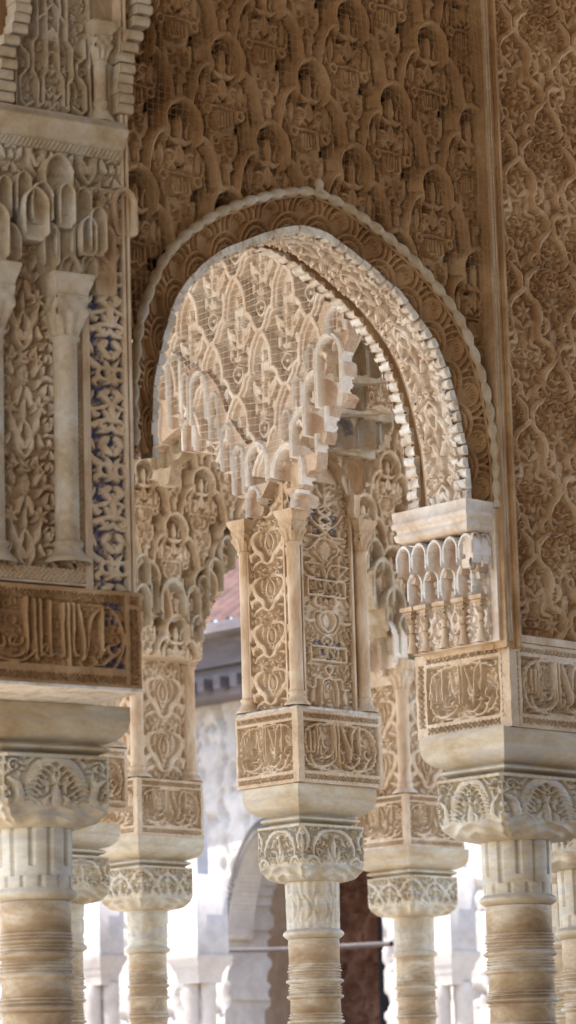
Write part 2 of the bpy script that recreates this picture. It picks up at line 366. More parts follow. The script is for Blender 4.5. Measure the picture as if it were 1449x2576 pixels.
def t_sebka():
    W, Hh = .328, .438
    R = Rel(W, Hh, 480, False, True); R.H[:] = .0; R.wm = 1.25
    U2 = ((W/2, Hh*.98), (0, Hh*.48))
    for cx, ty in U2:
        V = lambda P, w: R.stroke([(cx+x, ty+y) for x, y in P], w, -3.2, 4, False, cut=True, mirror=False)
        V([(0, -.05), (0, -.118)], [.040, .043]); V([(0, -.13), (0, -.165)], [.032, .024])
        for sg in (-1, 1):
            V([(sg*.098, -.14), (sg*.103, -.185), (sg*.1, -.215)], [.013, .018, .010]); V([(sg*.072, -.12), (sg*.078, -.17)], [.006, .013])
            V([(sg*.058, .012), (sg*.082, -.02), (sg*.1, -.055)], [.020, .024, .013]); V([(sg*.034, .045), (sg*.05, .03)], [.010, .014])
            V([(sg*.06, -.262), (sg*.066, -.30)], [.008, .012])
    for cx, ty in U2:
        for sg in (-1, 1):
            m = lambda *P: [(cx+sg*x, ty+y) for x, y in P]
            R.stroke(m((.038, -.06), (.03, -.09), (.036, -.118)), [.004, .007, .005], .6, mirror=False)
            R.stroke(m((.0, -.13), (.012, -.15), (.010, -.175)), [.006, .008, .006], .8, mirror=False); R.stroke(m((.088, -.15), (.09, -.18), (.078, -.21)), [.005, .007, .005], .6, mirror=False)
            R.leaf(cx+sg*.04, ty-.205, pi/2+sg*.1, .05, .009, .8, sg*.5)
            R.spiral(cx+sg*.034, ty-.168, .019, 1.0 if sg > 0 else 2.1, 1.3, .0075, 1.0, sg)
            R.ring(cx+sg*.062, ty-.222, .013, .006, .95)
            R.leaf(cx+sg*.01, ty-.2, pi/2-sg*.7, .05, .008, .9, -sg*1.2)
            R.leaf(cx+sg*.072, ty-.2, pi/2+sg*.25, .07, .011, .75, -sg*.5)
            R.stroke(m((.0, -.115), (.02, -.121), (.045, -.108)), [.008, .008, .004], 1.)
            R.spiral(cx+sg*.028, ty-.305, .017, 2, 1.3, .006, .8, -sg)
            R.stroke(m((.0, -.34), (.03, -.35), (.045, -.32), (.05, -.28)), [.004, .007, .008, .004], .75)
            R.stroke(m((0, -.40), (.022, -.375), (.018, -.35)), [.006, .01, .005], .8)
        R.leaf(cx, ty-.118, pi/2, .075, .014, 1.0); R.leaf(cx, ty-.19, pi/2, .055, .008, 1.0)
        # the small written cartouche
        for i, (x, a, b) in enumerate(((-.03, -.225, -.255), (-.02, -.222, -.262), (-.01, -.225, -.262), (.004, -.222, -.258), (.015, -.23, -.262), (.029, -.22, -.262))):
            R.stroke([(cx+x, ty+a), (cx+x+.001, ty+b)], .0036, 1.05, sm=False)
        R.stroke([(cx-.034, ty-.25), (cx-.024, ty-.268), (cx, ty-.262), (cx+.012, ty-.272), (cx+.034, ty-.258)], .0042, 1.05)
        R.stroke([(cx-.045, ty-.212), (cx, ty-.208), (cx+.045, ty-.212)], .004, .9)
        R.leaf(cx, ty-.44, pi/2, .05, .011, .9); R.cone(cx, ty-.325, .011, .018, .85, .008)
    for cx, ty in ((W/2, Hh*.98), (0, Hh*.48)):
        lobed(R, cx, ty, 2.6, .064, .112, .0145, 1.9)
        lobed(R, cx, ty-.02, 3, .048, .115, .0035, .8)
        for j in range(7): R.leaf(cx, ty+.048, pi/2+(j-3)*.42, .024, .006, 1.75)
        R.dot(cx, ty+.046, .012, 1.5); R.stroke([(cx, ty+.02), (cx, ty+.05)], [.013, .011], 1.3, sm=False)
    return R.wear(2)
def t_sebka_lit():
    W, Hh = .27, .47
    R = Rel(W, Hh, 420, False, True); R.H[:] = -1.3; R.wm = 1.2
    for cx, ty in ((W/2, Hh*.98), (0, Hh*.48)):
        for sg in (-1, 1):
            R.leaf(cx+sg*.018, ty-.235, pi/2-sg*1.0, .055, .012, .5, sg*.8); R.leaf(cx+sg*.05, ty-.27, -pi/2-sg*.2, .05, .01, .4, sg*.6)
            R.stroke([(cx+sg*.06, ty-.19), (cx+sg*.052, ty-.23), (cx+sg*.03, ty-.26)], [.009, .008, .004], .35)
            R.leaf(cx, ty-.325, pi/2-sg*.9, .03, .01, .95, sg*.3)
            R.spiral(cx+sg*.02, ty-.415, .015, 1.57, 1, .0045, .75, sg)
            R.stroke([(cx, ty-.345), (cx+sg*.022, ty-.36), (cx+sg*.024, ty-.385), (cx, ty-.41)], .0045, .85)
        R.leaf(cx, ty-.32, pi/2, .045, .008, 1.0); R.star(cx, ty-.375, .012, 6, 0, .75)
        R.stroke([(cx, ty-.05), (cx, ty-.27)], [.028, .02], -.1, 3, sm=False)
        for yy, a in ((-.095, .024), (-.175, .026)):
            R.cone(cx, ty+yy, .013, a, .75, .006)
            for sg in (-1, 1):
                for q in range(4): R.spiral(cx+sg*.018, ty+yy-.018+q*.011, .006, 0, .9, .0026, .7, sg)
        R.dot(cx, ty-.222, .008, .8); R.stroke([(cx, ty-.21), (cx, ty-.25)], .005, .7, sm=False)
    R.wm = 1.
    for cx, ty in ((W/2, Hh*.98), (0, Hh*.48)):
        P = [(0, .008), (.022, -.014), (.046, -.055), (.058, -.105), (.06, -.155)]; Q = [(.058, -.150), (.076, -.156), (.092, -.175), (.1, -.2), (.122, -.23)]
        for sg in (-1, 1):
            for p in (P, Q):
                R.stroke([(cx+sg*x, ty+y) for x, y in p], .0115, 1.5, 3, dome=.05, mirror=False)
                R.stroke([(cx+sg*(x-.013), ty+y-.006) for x, y in p], .008, 1.0, 2.6, dome=.1, mirror=False)
            R.dot(cx+sg*.05, ty-.162, .008, 1.6)
    return R.wear(3, .05)
def t_leaf():
    R = Rel(.14, .25, 560, True, True); c = .07; R.H[:] = 0; R.wm = 1.12
    R.cone(c, .19, .016, .024, .95, .0085); R.star(c-.042, .12, .026, 6, .5); R.star(c-.04, .232, .02, 5, 1.2, .85)
    for sg in (1,):
        R.leaf(c-.004, .165, pi+.9, .05, .012, .9, .9); R.leaf(c-.02, .055, pi-.9, .052, .013, .95, -.7); R.leaf(c, .02, pi/2+.5, .045, .011, .9, .5)
        R.leaf(c-.03, .19, pi/2+.3, .04, .011, .85, .8); R.leaf(c-.055, .03, .9, .035, .01, .85, .6); R.leaf(c-.016, .235, pi/2+.9, .035, .009, .9, -.6)
        R.stroke([(c, .0), (c-.02, .03), (c-.012, .07), (c, .09)], [.004, .007, .006, .004], .85)
    R.leaf(c, .09, pi/2, .05, .009, .95)
    R.fill(21, .015, .9, 500, kinds='ll', thr=.08)
    return R.wear(4)
def t_blue():
    R = Rel(.13, .25, 460, True, True); c = .065; R.H[:] = 0
    f = lambda x, y: (c+x*.000325, .25-(y*.000245))
    R.leaf(*f(0, 170), pi/2, .05, .014, 1); R.leaf(*f(-5, 170), pi/2+.85, .036, .010, .95, -.3)
    R.stroke([f(0, 190), f(-60, 185), (f(-110, 215)), f(-90, 260), f(-60, 240)], [.008, .008, .008, .007, .005], .95)
    R.stroke([f(-100, 190), f(-160, 240), f(-200, 235)], [.007, .011, .006], .9); R.stroke([f(0, 250), f(-50, 290), f(-120, 310)], [.009, .009, .005], .85)
    R.leaf(*f(-20, 350), pi+.6, .042, .014, .95, .4); R.leaf(*f(-10, 560), pi-1.0, .045, .013, .95, .5); R.leaf(*f(-200, 380), -1.2, .035, .011, .9)
    R.dot(*f(0, 470), .008); R.leaf(*f(0, 690), pi/2+.5, .04, .009, .95, .3)
    R.ring(*f(-70, 710), .0155, .009, .9); R.stroke([f(-110, 640), f(-170, 610), f(-190, 560)], [.01, .012, .005], .85); R.stroke([f(-120, 760), f(-160, 800), f(-130, 840)], [.01, .009, .004], .85)
    R.stroke([f(0, 720), f(-10, 780), f(-50, 820)], [.006, .008, .004], .85)
    R.leaf(*f(-5, 880), pi+.35, .045, .013, .95, .5); R.leaf(*f(-15, 1010), pi-.7, .042, .013, .95); R.leaf(*f(-200, 1000), 1.1, .03, .01, .85)
    R.dot(*f(0, 960), .009); R.stroke([f(-5, 1020), f(-90, 1070), f(-190, 1100)], [.005, .008, .006], .85); R.stroke([f(-190, 60), f(-150, 130), f(-110, 120)], [.008, .011, .005], .8)
    R.fill(5, .011, .7, 200, thr=.08)
    return R.wear(5)
def t_pier():
    R = Rel(.19, .178, 480, True, True); c = .095; R.H[:] = .05
    f = lambda x, y: (c+x*.00061, .178-y*.000363)
    R.star(*f(-72, 30), .03, 5, .4, .95); R.leaf(*f(0, 290), pi/2, .05, .011, .8); R.ring(*f(0, 330), .012, .005, .85)
    R.stroke([f(0, 110), f(-30, 180), f(-34, 250), f(0, 350)], [.003, .0065, .0065, .004], .75)
    R.stroke([f(-60, 90), f(-130, 130), f(-140, 210), f(-100, 300), f(-60, 350), f(-40, 420), f(0, 455)], [.004, .012, .014, .013, .014, .011, .005], 1.15)
    R.stroke([f(-100, 300), f(-150, 340), f(-150, 400)], [.01, .011, .004], 1.05); R.leaf(*f(-60, 110), -2.2, .04, .009, .9, .8)
    R.stroke([f(0, 440), f(-60, 400), f(-130, 430), f(-150, 480)], [.004, .006, .008, .004], .7)
    R.fill(31, .013, .8, 400, kinds='lls', thr=.08)
    return R.wear(6)
CAL = [  # the carved motto, letters traced as strokes with their half widths
    ([(150, 470), (165, 600), (200, 660), (235, 600), (232, 420), (228, 330)], [14, 17, 15, 15, 18, 20]), ([(232, 560), (262, 660), (300, 610), (298, 420), (292, 330)], [14, 16, 16, 18, 20]),
    ([(350, 210), (345, 300), (350, 500), (350, 620), (330, 720)], [26, 19, 19, 17, 8]), ([(230, 330), (190, 290), (160, 330), (150, 470)], [10, 13, 14, 12]),
    ([(75, 590), (140, 585), (165, 600)], [6, 14, 12]), ([(100, 520), (120, 490), (140, 520), (110, 570)], [5, 6, 6, 5]),
    ([(390, 560), (400, 640), (410, 720), (350, 770), (290, 760)], [18, 16, 14, 14, 6]), ([(530, 640), (480, 630), (450, 670), (480, 710), (540, 700), (580, 640)], [10, 13, 15, 15, 14, 12]),
    ([(410, 740), (500, 740), (560, 700)], [14, 16, 14]), ([(590, 620), (600, 690), (590, 740)], [14, 15, 10]),
    ([(235, 690), (250, 780), (300, 860), (400, 880), (520, 850), (600, 790), (600, 750), (555, 750)], [8, 18, 26, 28, 26, 20, 14, 8]), ([(370, 795), (450, 790)], [8, 11]), ([(515, 785), (527, 785)], [13, 13]),
    ([(632, 195), (640, 300), (640, 500), (645, 700), (640, 800)], [26, 24, 20, 17, 6]),
    ([(690, 195), (695, 350), (695, 600), (705, 760), (740, 815), (770, 760), (755, 700)], [24, 23, 20, 18, 17, 16, 8]),
    ([(738, 205), (780, 330), (840, 480), (880, 600), (890, 680), (860, 760)], [16, 26, 24, 20, 17, 12]),
    ([(1000, 240), (950, 290), (915, 400), (905, 560), (900, 680), (880, 780), (830, 790)], [20, 24, 22, 18, 17, 15, 7]),
    ([(1045, 230), (1045, 400), (1045, 560), (1045, 660)], [30, 24, 18, 14]), ([(1045, 660), (1080, 680), (1065, 730), (1030, 700), (1045, 665)], [10, 13, 13, 13, 10]),
    ([(1020, 700), (960, 660), (925, 690), (970, 730), (1020, 720), (1010, 790), (940, 860), (920, 900)], [12, 15, 13, 15, 18, 22, 18, 8]),
    ([(800, 790), (830, 850), (880, 880), (930, 860)], [8, 22, 28, 16]), ([(915, 800), (925, 890), (980, 935), (1070, 920), (1130, 860), (1130, 800), (1090, 790), (1040, 800)], [6, 20, 28, 30, 26, 22, 12, 6]),
    ([(1200, 620), (1150, 600), (1110, 640), (1120, 700), (1190, 740), (1235, 680), (1215, 640)], [10, 18, 22, 20, 20, 14, 8]), ([(1190, 740), (1160, 800), (1120, 830)], [20, 20, 20])]
CALBG = [([(410, 180), (430, 280), (450, 360), (400, 480), (430, 560)], [8, 22, 26, 20, 10]), ([(520, 200), (500, 280), (540, 290)], [8, 20, 14]), ([(470, 400), (470, 500), (500, 570), (560, 570)], [14, 26, 26, 10]),
    ([(800, 200), (830, 290), (900, 300)], [12, 20, 6]), ([(780, 470), (740, 560), (790, 640), (830, 620)], [10, 24, 24, 12]), ([(990, 330), (960, 450), (940, 560), (990, 610)], [8, 26, 28, 14]),
    ([(1190, 370), (1160, 440), (1100, 400), (1090, 470), (1150, 520), (1250, 590)], [8, 20, 20, 18, 22, 6]), ([(560, 940), (560, 860), (640, 850), (720, 910), (880, 950)], [12, 16, 18, 26, 6]), ([(760, 850), (790, 920), (850, 940)], [14, 24, 8]),
    ([(1050, 780), (1090, 820)], [20, 10]), ([(300, 420), (240, 260), (180, 250)], [10, 30, 10]), ([(150, 720), (200, 700), (180, 760)], [14, 22, 14])]
def t_call(frame=True, w=.437, h=.27, seed=1, side=False):
    R = Rel(w, h, 520); R.H[:] = 1.
    f = lambda x, y: ((x-20)/1400*w, (1135-(y-45*(x-20)/1400))/1165*h)
    k = w/1400
    x0, x1 = .04*w, .955*w
    if side: lattice(R, .035*w, .13*h, .085*w, .87*h, .0165, True); lattice(R, .915*w, .13*h, .965*w, .87*h, .0165, True); x0, x1 = .12*w, .88*w
    R.sink(x0, .17*h, x1, .835*h, 0); lattice(R, x0, .055*h, x1, .115*h, .0165); lattice(R, x0, .885*h, x1, .945*h, .0165)
    g = (lambda p: (x0+(p[0]/w-.04)/.915*(x1-x0), p[1])) if side else (lambda p: p)
    if side: k *= (x1-x0)/(.915*w)
    for P, W in CALBG: R.stroke([g(f(*p)) for p in P], [a*k*.85 for a in W], .42)
    for x, y, r in ((550, 310, 34), (565, 490, 42), (855, 230, 34), (990, 510, 38), (1120, 470, 42), (610, 890, 38), (435, 270, 18), (1115, 335, 22), (860, 410, 20), (800, 640, 26)):
        q = g(f(x, y)); R.ring(q[0], q[1], r*k, 9*k, .45)
    R.fill(seed, .009, .4, 150, (x0, .17*h, x1, .835*h), 'lls')
    # scalloped frame
    n = 26; t = np.linspace(0, 2*pi, n*8)
    cx, cy = (x0+x1)/2, .503*h; ex, ey = (x1-x0)/2*.955, .335*h*.97
    sx = np.sign(np.cos(t))*np.abs(np.cos(t))**.62; sy = np.sign(np.sin(t))*np.abs(np.sin(t))**.62
    sc = 1-.045*np.abs(np.sin(t*n/2))
    pts = np.column_stack([cx+ex*sx*sc, cy+ey*sy*sc]); R.stroke(pts, .0062*w/.437, .98, 3, False)
    for P, W in CAL: R.stroke([g(f(*p)) for p in P], [a*k*1.08 for a in W], 1.08, 2.4)
    for sg in (-1, 1):
        for u in (-1, 1): R.leaf(cx+sg*ex*.97, cy+u*ey*.93, (0 if sg < 0 else pi)+u*sg*.9, .02, .006, .8)
    return R.wear(seed, .05)
CAL2 = [([(10, 90), (10, 560)], [14, 12]), ([(290, 130), (285, 300), (295, 560), (270, 660)], [20, 16, 15, 6]), ([(365, 135), (370, 400), (380, 640), (400, 690)], [18, 16, 15, 10]), ([(425, 140), (425, 400), (425, 620)], [18, 15, 14]),
    ([(425, 600), (470, 540), (495, 580), (460, 620), (430, 625)], [10, 14, 14, 12, 10]), ([(520, 150), (520, 400), (525, 640)], [20, 16, 12]), ([(650, 165), (648, 400), (655, 640)], [20, 16, 14]), ([(700, 165), (705, 420), (715, 730)], [18, 16, 14]),
    ([(755, 165), (755, 380), (755, 580), (800, 640), (825, 600)], [18, 15, 14, 12, 6]), ([(800, 170), (835, 330), (860, 500), (850, 640), (820, 690)], [15, 20, 17, 14, 8]), ([(1000, 220), (940, 280), (905, 420), (890, 560), (860, 660), (810, 690)], [16, 20, 16, 14, 13, 7]),
    ([(1045, 205), (1045, 400), (1045, 580)], [22, 17, 12]), ([(400, 660), (460, 640), (520, 650), (580, 620), (650, 650)], [12, 14, 13, 12, 12]), ([(800, 700), (850, 740), (920, 730), (980, 690), (930, 640), (900, 640)], [10, 17, 19, 15, 12, 8]),
    ([(960, 720), (1040, 710), (1120, 650), (1200, 600), (1220, 560)], [12, 20, 22, 18, 8]), ([(1180, 530), (1120, 530), (1100, 570), (1140, 610), (1200, 600)], [10, 15, 17, 16, 12]), ([(1045, 580), (1075, 560), (1020, 640), (990, 660)], [10, 12, 12, 10]),
    ([(60, 640), (150, 665), (240, 640), (265, 590)], [10, 18, 16, 8]), ([(0, 670), (120, 700), (260, 690), (350, 620), (340, 560)], [14, 18, 18, 14, 10]), ([(150, 560), (190, 480), (130, 490), (120, 540), (180, 560), (240, 540), (245, 480)], [10, 14, 14, 14, 14, 12, 8]),
    ([(30, 560), (70, 570), (60, 480)], [10, 14, 10])]
def t_call2():
    w, h = .56, .255; R = Rel(w, h, 480); R.H[:] = 1.
    k = .40/1430; off = w-1430*k
    f = lambda x, y: (off+x*k, h-(y+8-35*x/1430)*h/905)
    xe = off+1290*k
    R.sink(.0, f(0, 690+20)[1], xe, f(0, 95)[1], 0)
    R.rect(xe-.004, .0, w, h, 1); lattice(R, xe+.008, .14*h, xe+.034, .82*h, .011, True)
    lattice(R, 0, .045*h, xe-.004, .125*h, .011); lattice(R, 0, .87*h, xe-.004, .95*h, .011); lattice(R, xe+.008, .045*h, xe+.034, .125*h, .008); lattice(R, xe+.008, .87*h, xe+.034, .95*h, .008)
    for x, y, r in ((110, 180, 40), (140, 330, 50), (570, 370, 40), (880, 240, 40), (970, 560, 42), (1110, 250, 34), (1160, 310, 34), (1200, 390, 34), (1190, 480, 34), (790, 560, 25)):
        q = f(x, y); R.ring(q[0], q[1], r*k, 14*k, .62)
    R.fill(5, .0105, .5, 600, (0, f(0, 710)[1], xe-.01, f(0, 95)[1]), 'lls', .15)
    R.stroke([f(930, 165), f(1050, 175), f(1140, 200), f(1210, 290), f(1255, 400), f(1265, 480), f(1250, 560), f(1200, 690), f(1120, 750), f(960, 770)], 15*k, 1, 3)
    for P, W in CAL2: R.stroke([f(*p) for p in P], [a*k*1.1 for a in W], 1.1, 2.4)
    for P, W in (CAL2[1], CAL2[2], CAL2[5], CAL2[7]): R.stroke([(f(*p)[0]-.235, f(*p)[1]) for p in P], [a*k*1.1 for a in W], 1.1, 2.4)
    # blue painted leaves in the corners
    R.leaf(*f(1190, 190), -.9, .05, .012, .6); R.leaf(*f(1270, 700), 2.0, .05, .012, .6)
    return R.wear(3, .05), xe, f
def t_cart():
    w, h = .232, .875; R = Rel(w, h, 460, True); R.H[:] = .05; c = w/2
    f = lambda x, y: (c+(x-905)*.00052, h-(y-80)*.000378)
    S = lambda P, W, hh=1., **k: R.stroke([f(*p) for p in P], W, hh, **k)
    S([(905, 250), (890, 330), (850, 380), (960, 470), (860, 540), (800, 500), (740, 400)], .0055); S([(905, 90), (905, 350), (960, 400), (850, 480), (900, 560), (960, 540), (905, 600)], .005)
    S([(905, 590), (850, 640), (740, 640)], .0055); S([(780, 560), (780, 620)], .005); S([(905, 640), (800, 720), (790, 800), (850, 860), (905, 960)], .005, .8)
    R.cone(*f(905, 780), .034, .037, .75, .013); R.leaf(*f(905, 690), pi/2, .035, .01, .95); R.star(*f(905, 880), .018, 6, 0, .8)
    S([(700, 800), (760, 780), (860, 640)], .0045); S([(1030, 1050), (1020, 850), (1050, 820)], .0045, mirror=False); S([(710, 930), (860, 930), (905, 1060)], .005); S([(710, 1060), (800, 1060), (700, 930)], .0045)
    R.leaf(*f(905, 250), pi/2+.9, .06, .012, .8, -.4); R.leaf(*f(905, 330), pi-.3, .06, .012, .7, -.5)
    for y0, y1, lx in ((1085, 1245, 735), (1760, 1900, 745)):
        a = f(lx, y1); b = f(2*905-lx, y0); R.sink(a[0], a[1], b[0], b[1], .12)
        R.stroke([a, (b[0], a[1]), b, (a[0], b[1]), a], .0055, 1, sm=False, mirror=False)
        X0, Y0 = a; Wd, Hd = b[0]-a[0], b[1]-a[1]
        kx, ky = Wd/1250, Hd/760
        g = lambda x, y: (X0+(x-60)*kx, b[1]-(y-170)*ky)
        for P, W in CAL: R.stroke([g(*p) for p in P], [a_*kx*1.2 for a_ in W], .95, 2.5, mirror=False)
    S([(905, 1390), (840, 1440), (830, 1500), (860, 1570), (905, 1610)], .0065, 1.); S([(905, 1400), (800, 1420), (790, 1520), (840, 1610), (905, 1640)], .0045, .8); R.cone(*f(905, 1490), .018, .03, .55, .2)
    S([(790, 1500), (740, 1510), (700, 1500)], .008, .9); S([(905, 1640), (860, 1680), (880, 1740)], .005, .8)
    S([(905, 1940), (870, 1980), (905, 2060), (850, 2100), (830, 2200), (830, 2340)], .006, 1.); S([(905, 2100), (870, 2140), (860, 2240), (860, 2300)], .004, .7); S([(720, 2170), (780, 2170), (790, 2080), (850, 2080)], .006, .8)
    R.leaf(*f(740, 2330), 1.2, .06, .013, .85, .5); R.leaf(*f(780, 1330), pi/2-.7, .05, .011, .8); R.leaf(*f(780, 1300), -.6, .05, .011, .75)
    R.fill(77, .015, .8, 1200, kinds='lls', thr=.08)
    return R.wear(9, .05)
def t_kufic():
    w, h = .235, .36; R = Rel(w, h, 460, True); R.H[:] = .1; c = w/2
    g = lambda P: [(c-x, y) for x, y in P]
    for P in ([(.0, .30), (.018, .28), (.018, .12), (.03, .10), (.03, .03)], [(.03, .03), (.045, .02), (.045, .09), (.06, .11), (.06, .19), (.045, .21), (.045, .36)], [(.06, .03), (.085, .015), (.1, .03), (.1, .09), (.075, .12), (.075, .15), (.1, .17), (.1, .22)],
              [(.018, .18), (.018, .21), (.0, .235)], [(.0, .06), (.012, .05), (.03, .07)], [(.022, .36), (.022, .27), (.05, .25)]): R.stroke(g(P), .0058, 1, 3, sm=False, dome=0)
    R.stroke(g([(0, .17), (.012, .165), (.02, .14)]), .006, 1, 3); R.star(c, .125, .018, 6); R.leaf(c, .2, pi/2, .04, .013, .95); R.leaf(c, .2, pi-.5, .03, .009, .9)
    R.fill(14, .014, .75, 400, thr=.12)
    R.rect(0, 0, .006, h, 1); R.rect(w-.006, 0, w, h, 1)
    return R.wear(5)
def t_cap(kind=0):
    w, h = .32, .2; R = Rel(w, h, 480, True); R.H[:] = .1; c = w/2
    if kind == 0:
        R.leaf(c, .075, pi/2, .085, .017, 1); R.leaf(c, .06, pi/2+.8, .07, .013, .95, -.9); R.leaf(c, .05, pi-.35, .07, .012, .95, .5)
        R.spiral(c-.115, .055, .034, 0, 1.6, .012, 1.1, 1); R.spiral(c-.028, .035, .015, 1, 1.3, .006, .95)
        R.stroke([(c, .18), (c-.06, .17), (c-.1, .13), (c-.105, .09)], [.006, .01, .01, .006], .9); R.stroke([(c-.155, .19), (c-.13, .15), (c-.14, .11)], [.006, .01, .006], .9)
        R.stroke([(c, .02), (c-.05, .012), (c-.1, .006)], .012, .9)
        for i in range(5): R.stroke([(c-.07-.014*i, .15), (c-.06-.014*i, .18)], .0032, .85, sm=False)
    elif kind == 1:
        R.stroke([(c, .19), (c-.05, .165), (c-.08, .11), (c-.085, .05)], [.012, .02, .02, .008], .75)
        for i in range(9):
            y = .06+.013*i; R.stroke([(c-.105+.0009*i*i, y), (c-.085+.001*i*i, y+.006), (c-.062+.0009*i*i, y-.004)], .0045, .98)
        R.leaf(c, .05, pi/2, .07, .02, 1); R.stroke([(c, .045), (c-.02, .045), (c-.034, .07), (c-.02, .085)], [.01, .012, .009, .004], 1)
        R.stroke([(c-.145, .13), (c-.118, .11), (c-.112, .07), (c-.14, .045), (c-.155, .07)], [.006, .012, .015, .012, .006], 1.15)
        R.spiral(c-.13, .165, .018, 1, 1.4, .006, .95)
    else:
        R.stroke([(c-.12, .0), (c-.1, .08), (c-.05, .14), (c, .17)], [.01, .012, .012, .01], .95); R.stroke([(c-.155, .18), (c-.1, .15), (c-.06, .1), (c-.03, .04)], [.01, .012, .012, .008], .9)
        R.leaf(c, .04, pi/2, .08, .02, 1); R.spiral(c-.04, .06, .02, 0, 1.3, .008, .95); R.star(c-.125, .06, .022, 6, 0, .9); R.leaf(c, .03, pi/2+.9, .05, .014, .9)
    R.fill(6+kind, .016, .85, 500, (0, .03, w, h), kinds='lls')
    R.rect(0, h-.01, w, h, 1); R.rect(0, 0, .005, h, 1); R.rect(w-.005, 0, w, h, 1)
    return R.wear(8)
def t_scale():          # interlaced fan scallops round the big arch
    R = Rel(.075, .08, 700, False, True); R.H[:] = .05
    for cx, cy in ((.0375, 0), (0, .04), (.0375, .08)):
        for r in (.037, .027, .017): R.ring(cx, cy, r, .0036, 1., 0, pi)
        for a in (.5, 1.1, pi/2, 2.04, 2.64): R.stroke([(cx+.01*cos(a), cy+.01*sin(a)), (cx+.036*cos(a), cy+.036*sin(a))], .0018, .6, sm=False)
    return R
def t_border():         # narrow run of small leaves
    R = Rel(.04, .06, 600, True, True); R.H[:] = .2
    R.leaf(.02, .005, pi/2+.6, .028, .006, .9); R.spiral(.012, .045, .008, 0, 1.2, .003, .85); R.dot(.02, .05, .004)
    return R
VINE, SEBKA, SEBLIT, LEAF, BLUET, PIER = t_vine(), t_sebka(), t_sebka_lit(), t_leaf(), t_blue(), t_pier()
SCALE, BORDER, CAPS = t_scale(), t_border(), [t_cap(0), t_cap(1), t_cap(2)]
CART, KUFIC = t_cart(), t_kufic()
CALL2, CALX, CALF = t_call2()
# ------------------------------------------------------------------ building blocks
def boxobj(name, lo, hi, mat, parent=None, ax=None, ay=None, o=None, bev=0):
    return MB().box(lo, hi, ax, ay, o).build(name, mat, parent)
def sq_sweep(mb, c, ax, ay, hx, hy, prof, n=10, wob=0):
    # mouldings of a rectangular block; prof = [(outset, z)...]
    prof = np.array(prof, float); t = np.linspace(-1, 1, n)
    for sx, nx_, hw, hd in ((ax, -ay, hx, hy), (ay, ax, hy, hx), (-ax, ay, hx, hy), (-ay, -ax, hy, hx)):
        P = c + (prof[:, :1, None]*0 + t[None, :, None]*(hw+prof[:, :1, None]))*sx + (hd+prof[:, :1, None])*nx_ + prof[:, 1][:, None, None]*Zv
        if wob: P = P + wob*np.sin(P[..., :1]*170+P[..., 1:2]*130)*np.sin(P[..., 2:3]*90)*nx_
        mb.grid(P)
    for e, z in (prof[0], prof[-1]):
        a, b = hx+e, hy+e
        mb.add([c+ax*i+ay*j+Zv*z for i, j in ((-a, -b), (a, -b), (a, b), (-a, b))], [[0, 1, 2, 3]], False)
def ring_profile(r, ztop, s=1., seed=0):
    # turned shaft: plain band, then groups of fine rings
    P = [(r*1.01, ztop)]; z = ztop
    def plain(h): 
        nonlocal z; z -= h; P.append((r, z))
    def bead(h, e):
        nonlocal z
        for t in np.linspace(0, 1, 7): P.append((r+1.6*e*math.sin(pi*t), z-h*t))
        z -= h; P.append((r-.0022, z-.0012)); z -= .0024
    plain(.0895*s); 
    for g in range(7):
        for h, e in ((.008, .003), (.007, .003), (.011, .005), (.007, .003), (.007, .003)): bead(h*s, e*s)
        bead(.021*s, .0085*s); plain(.006*s)
        for h, e in ((.007, .003), (.007, .004), (.007, .003)): bead(h*s, e*s)
        bead(.019*s, .0075*s); plain(.05*s if g % 2 == 0 else .03*s)
        for h, e in ((.007, .003), (.009, .005), (.018, .008), (.007, .003)): bead(h*s, e*s)
        plain((.09 if g else .05)*s)
        if z < .5: break
    P += [(r, .14), (r*1.25, .12), (r*1.3, .09), (r*1.15, .07), (r*1.5, .05), (r*1.5, 0)]
    return P
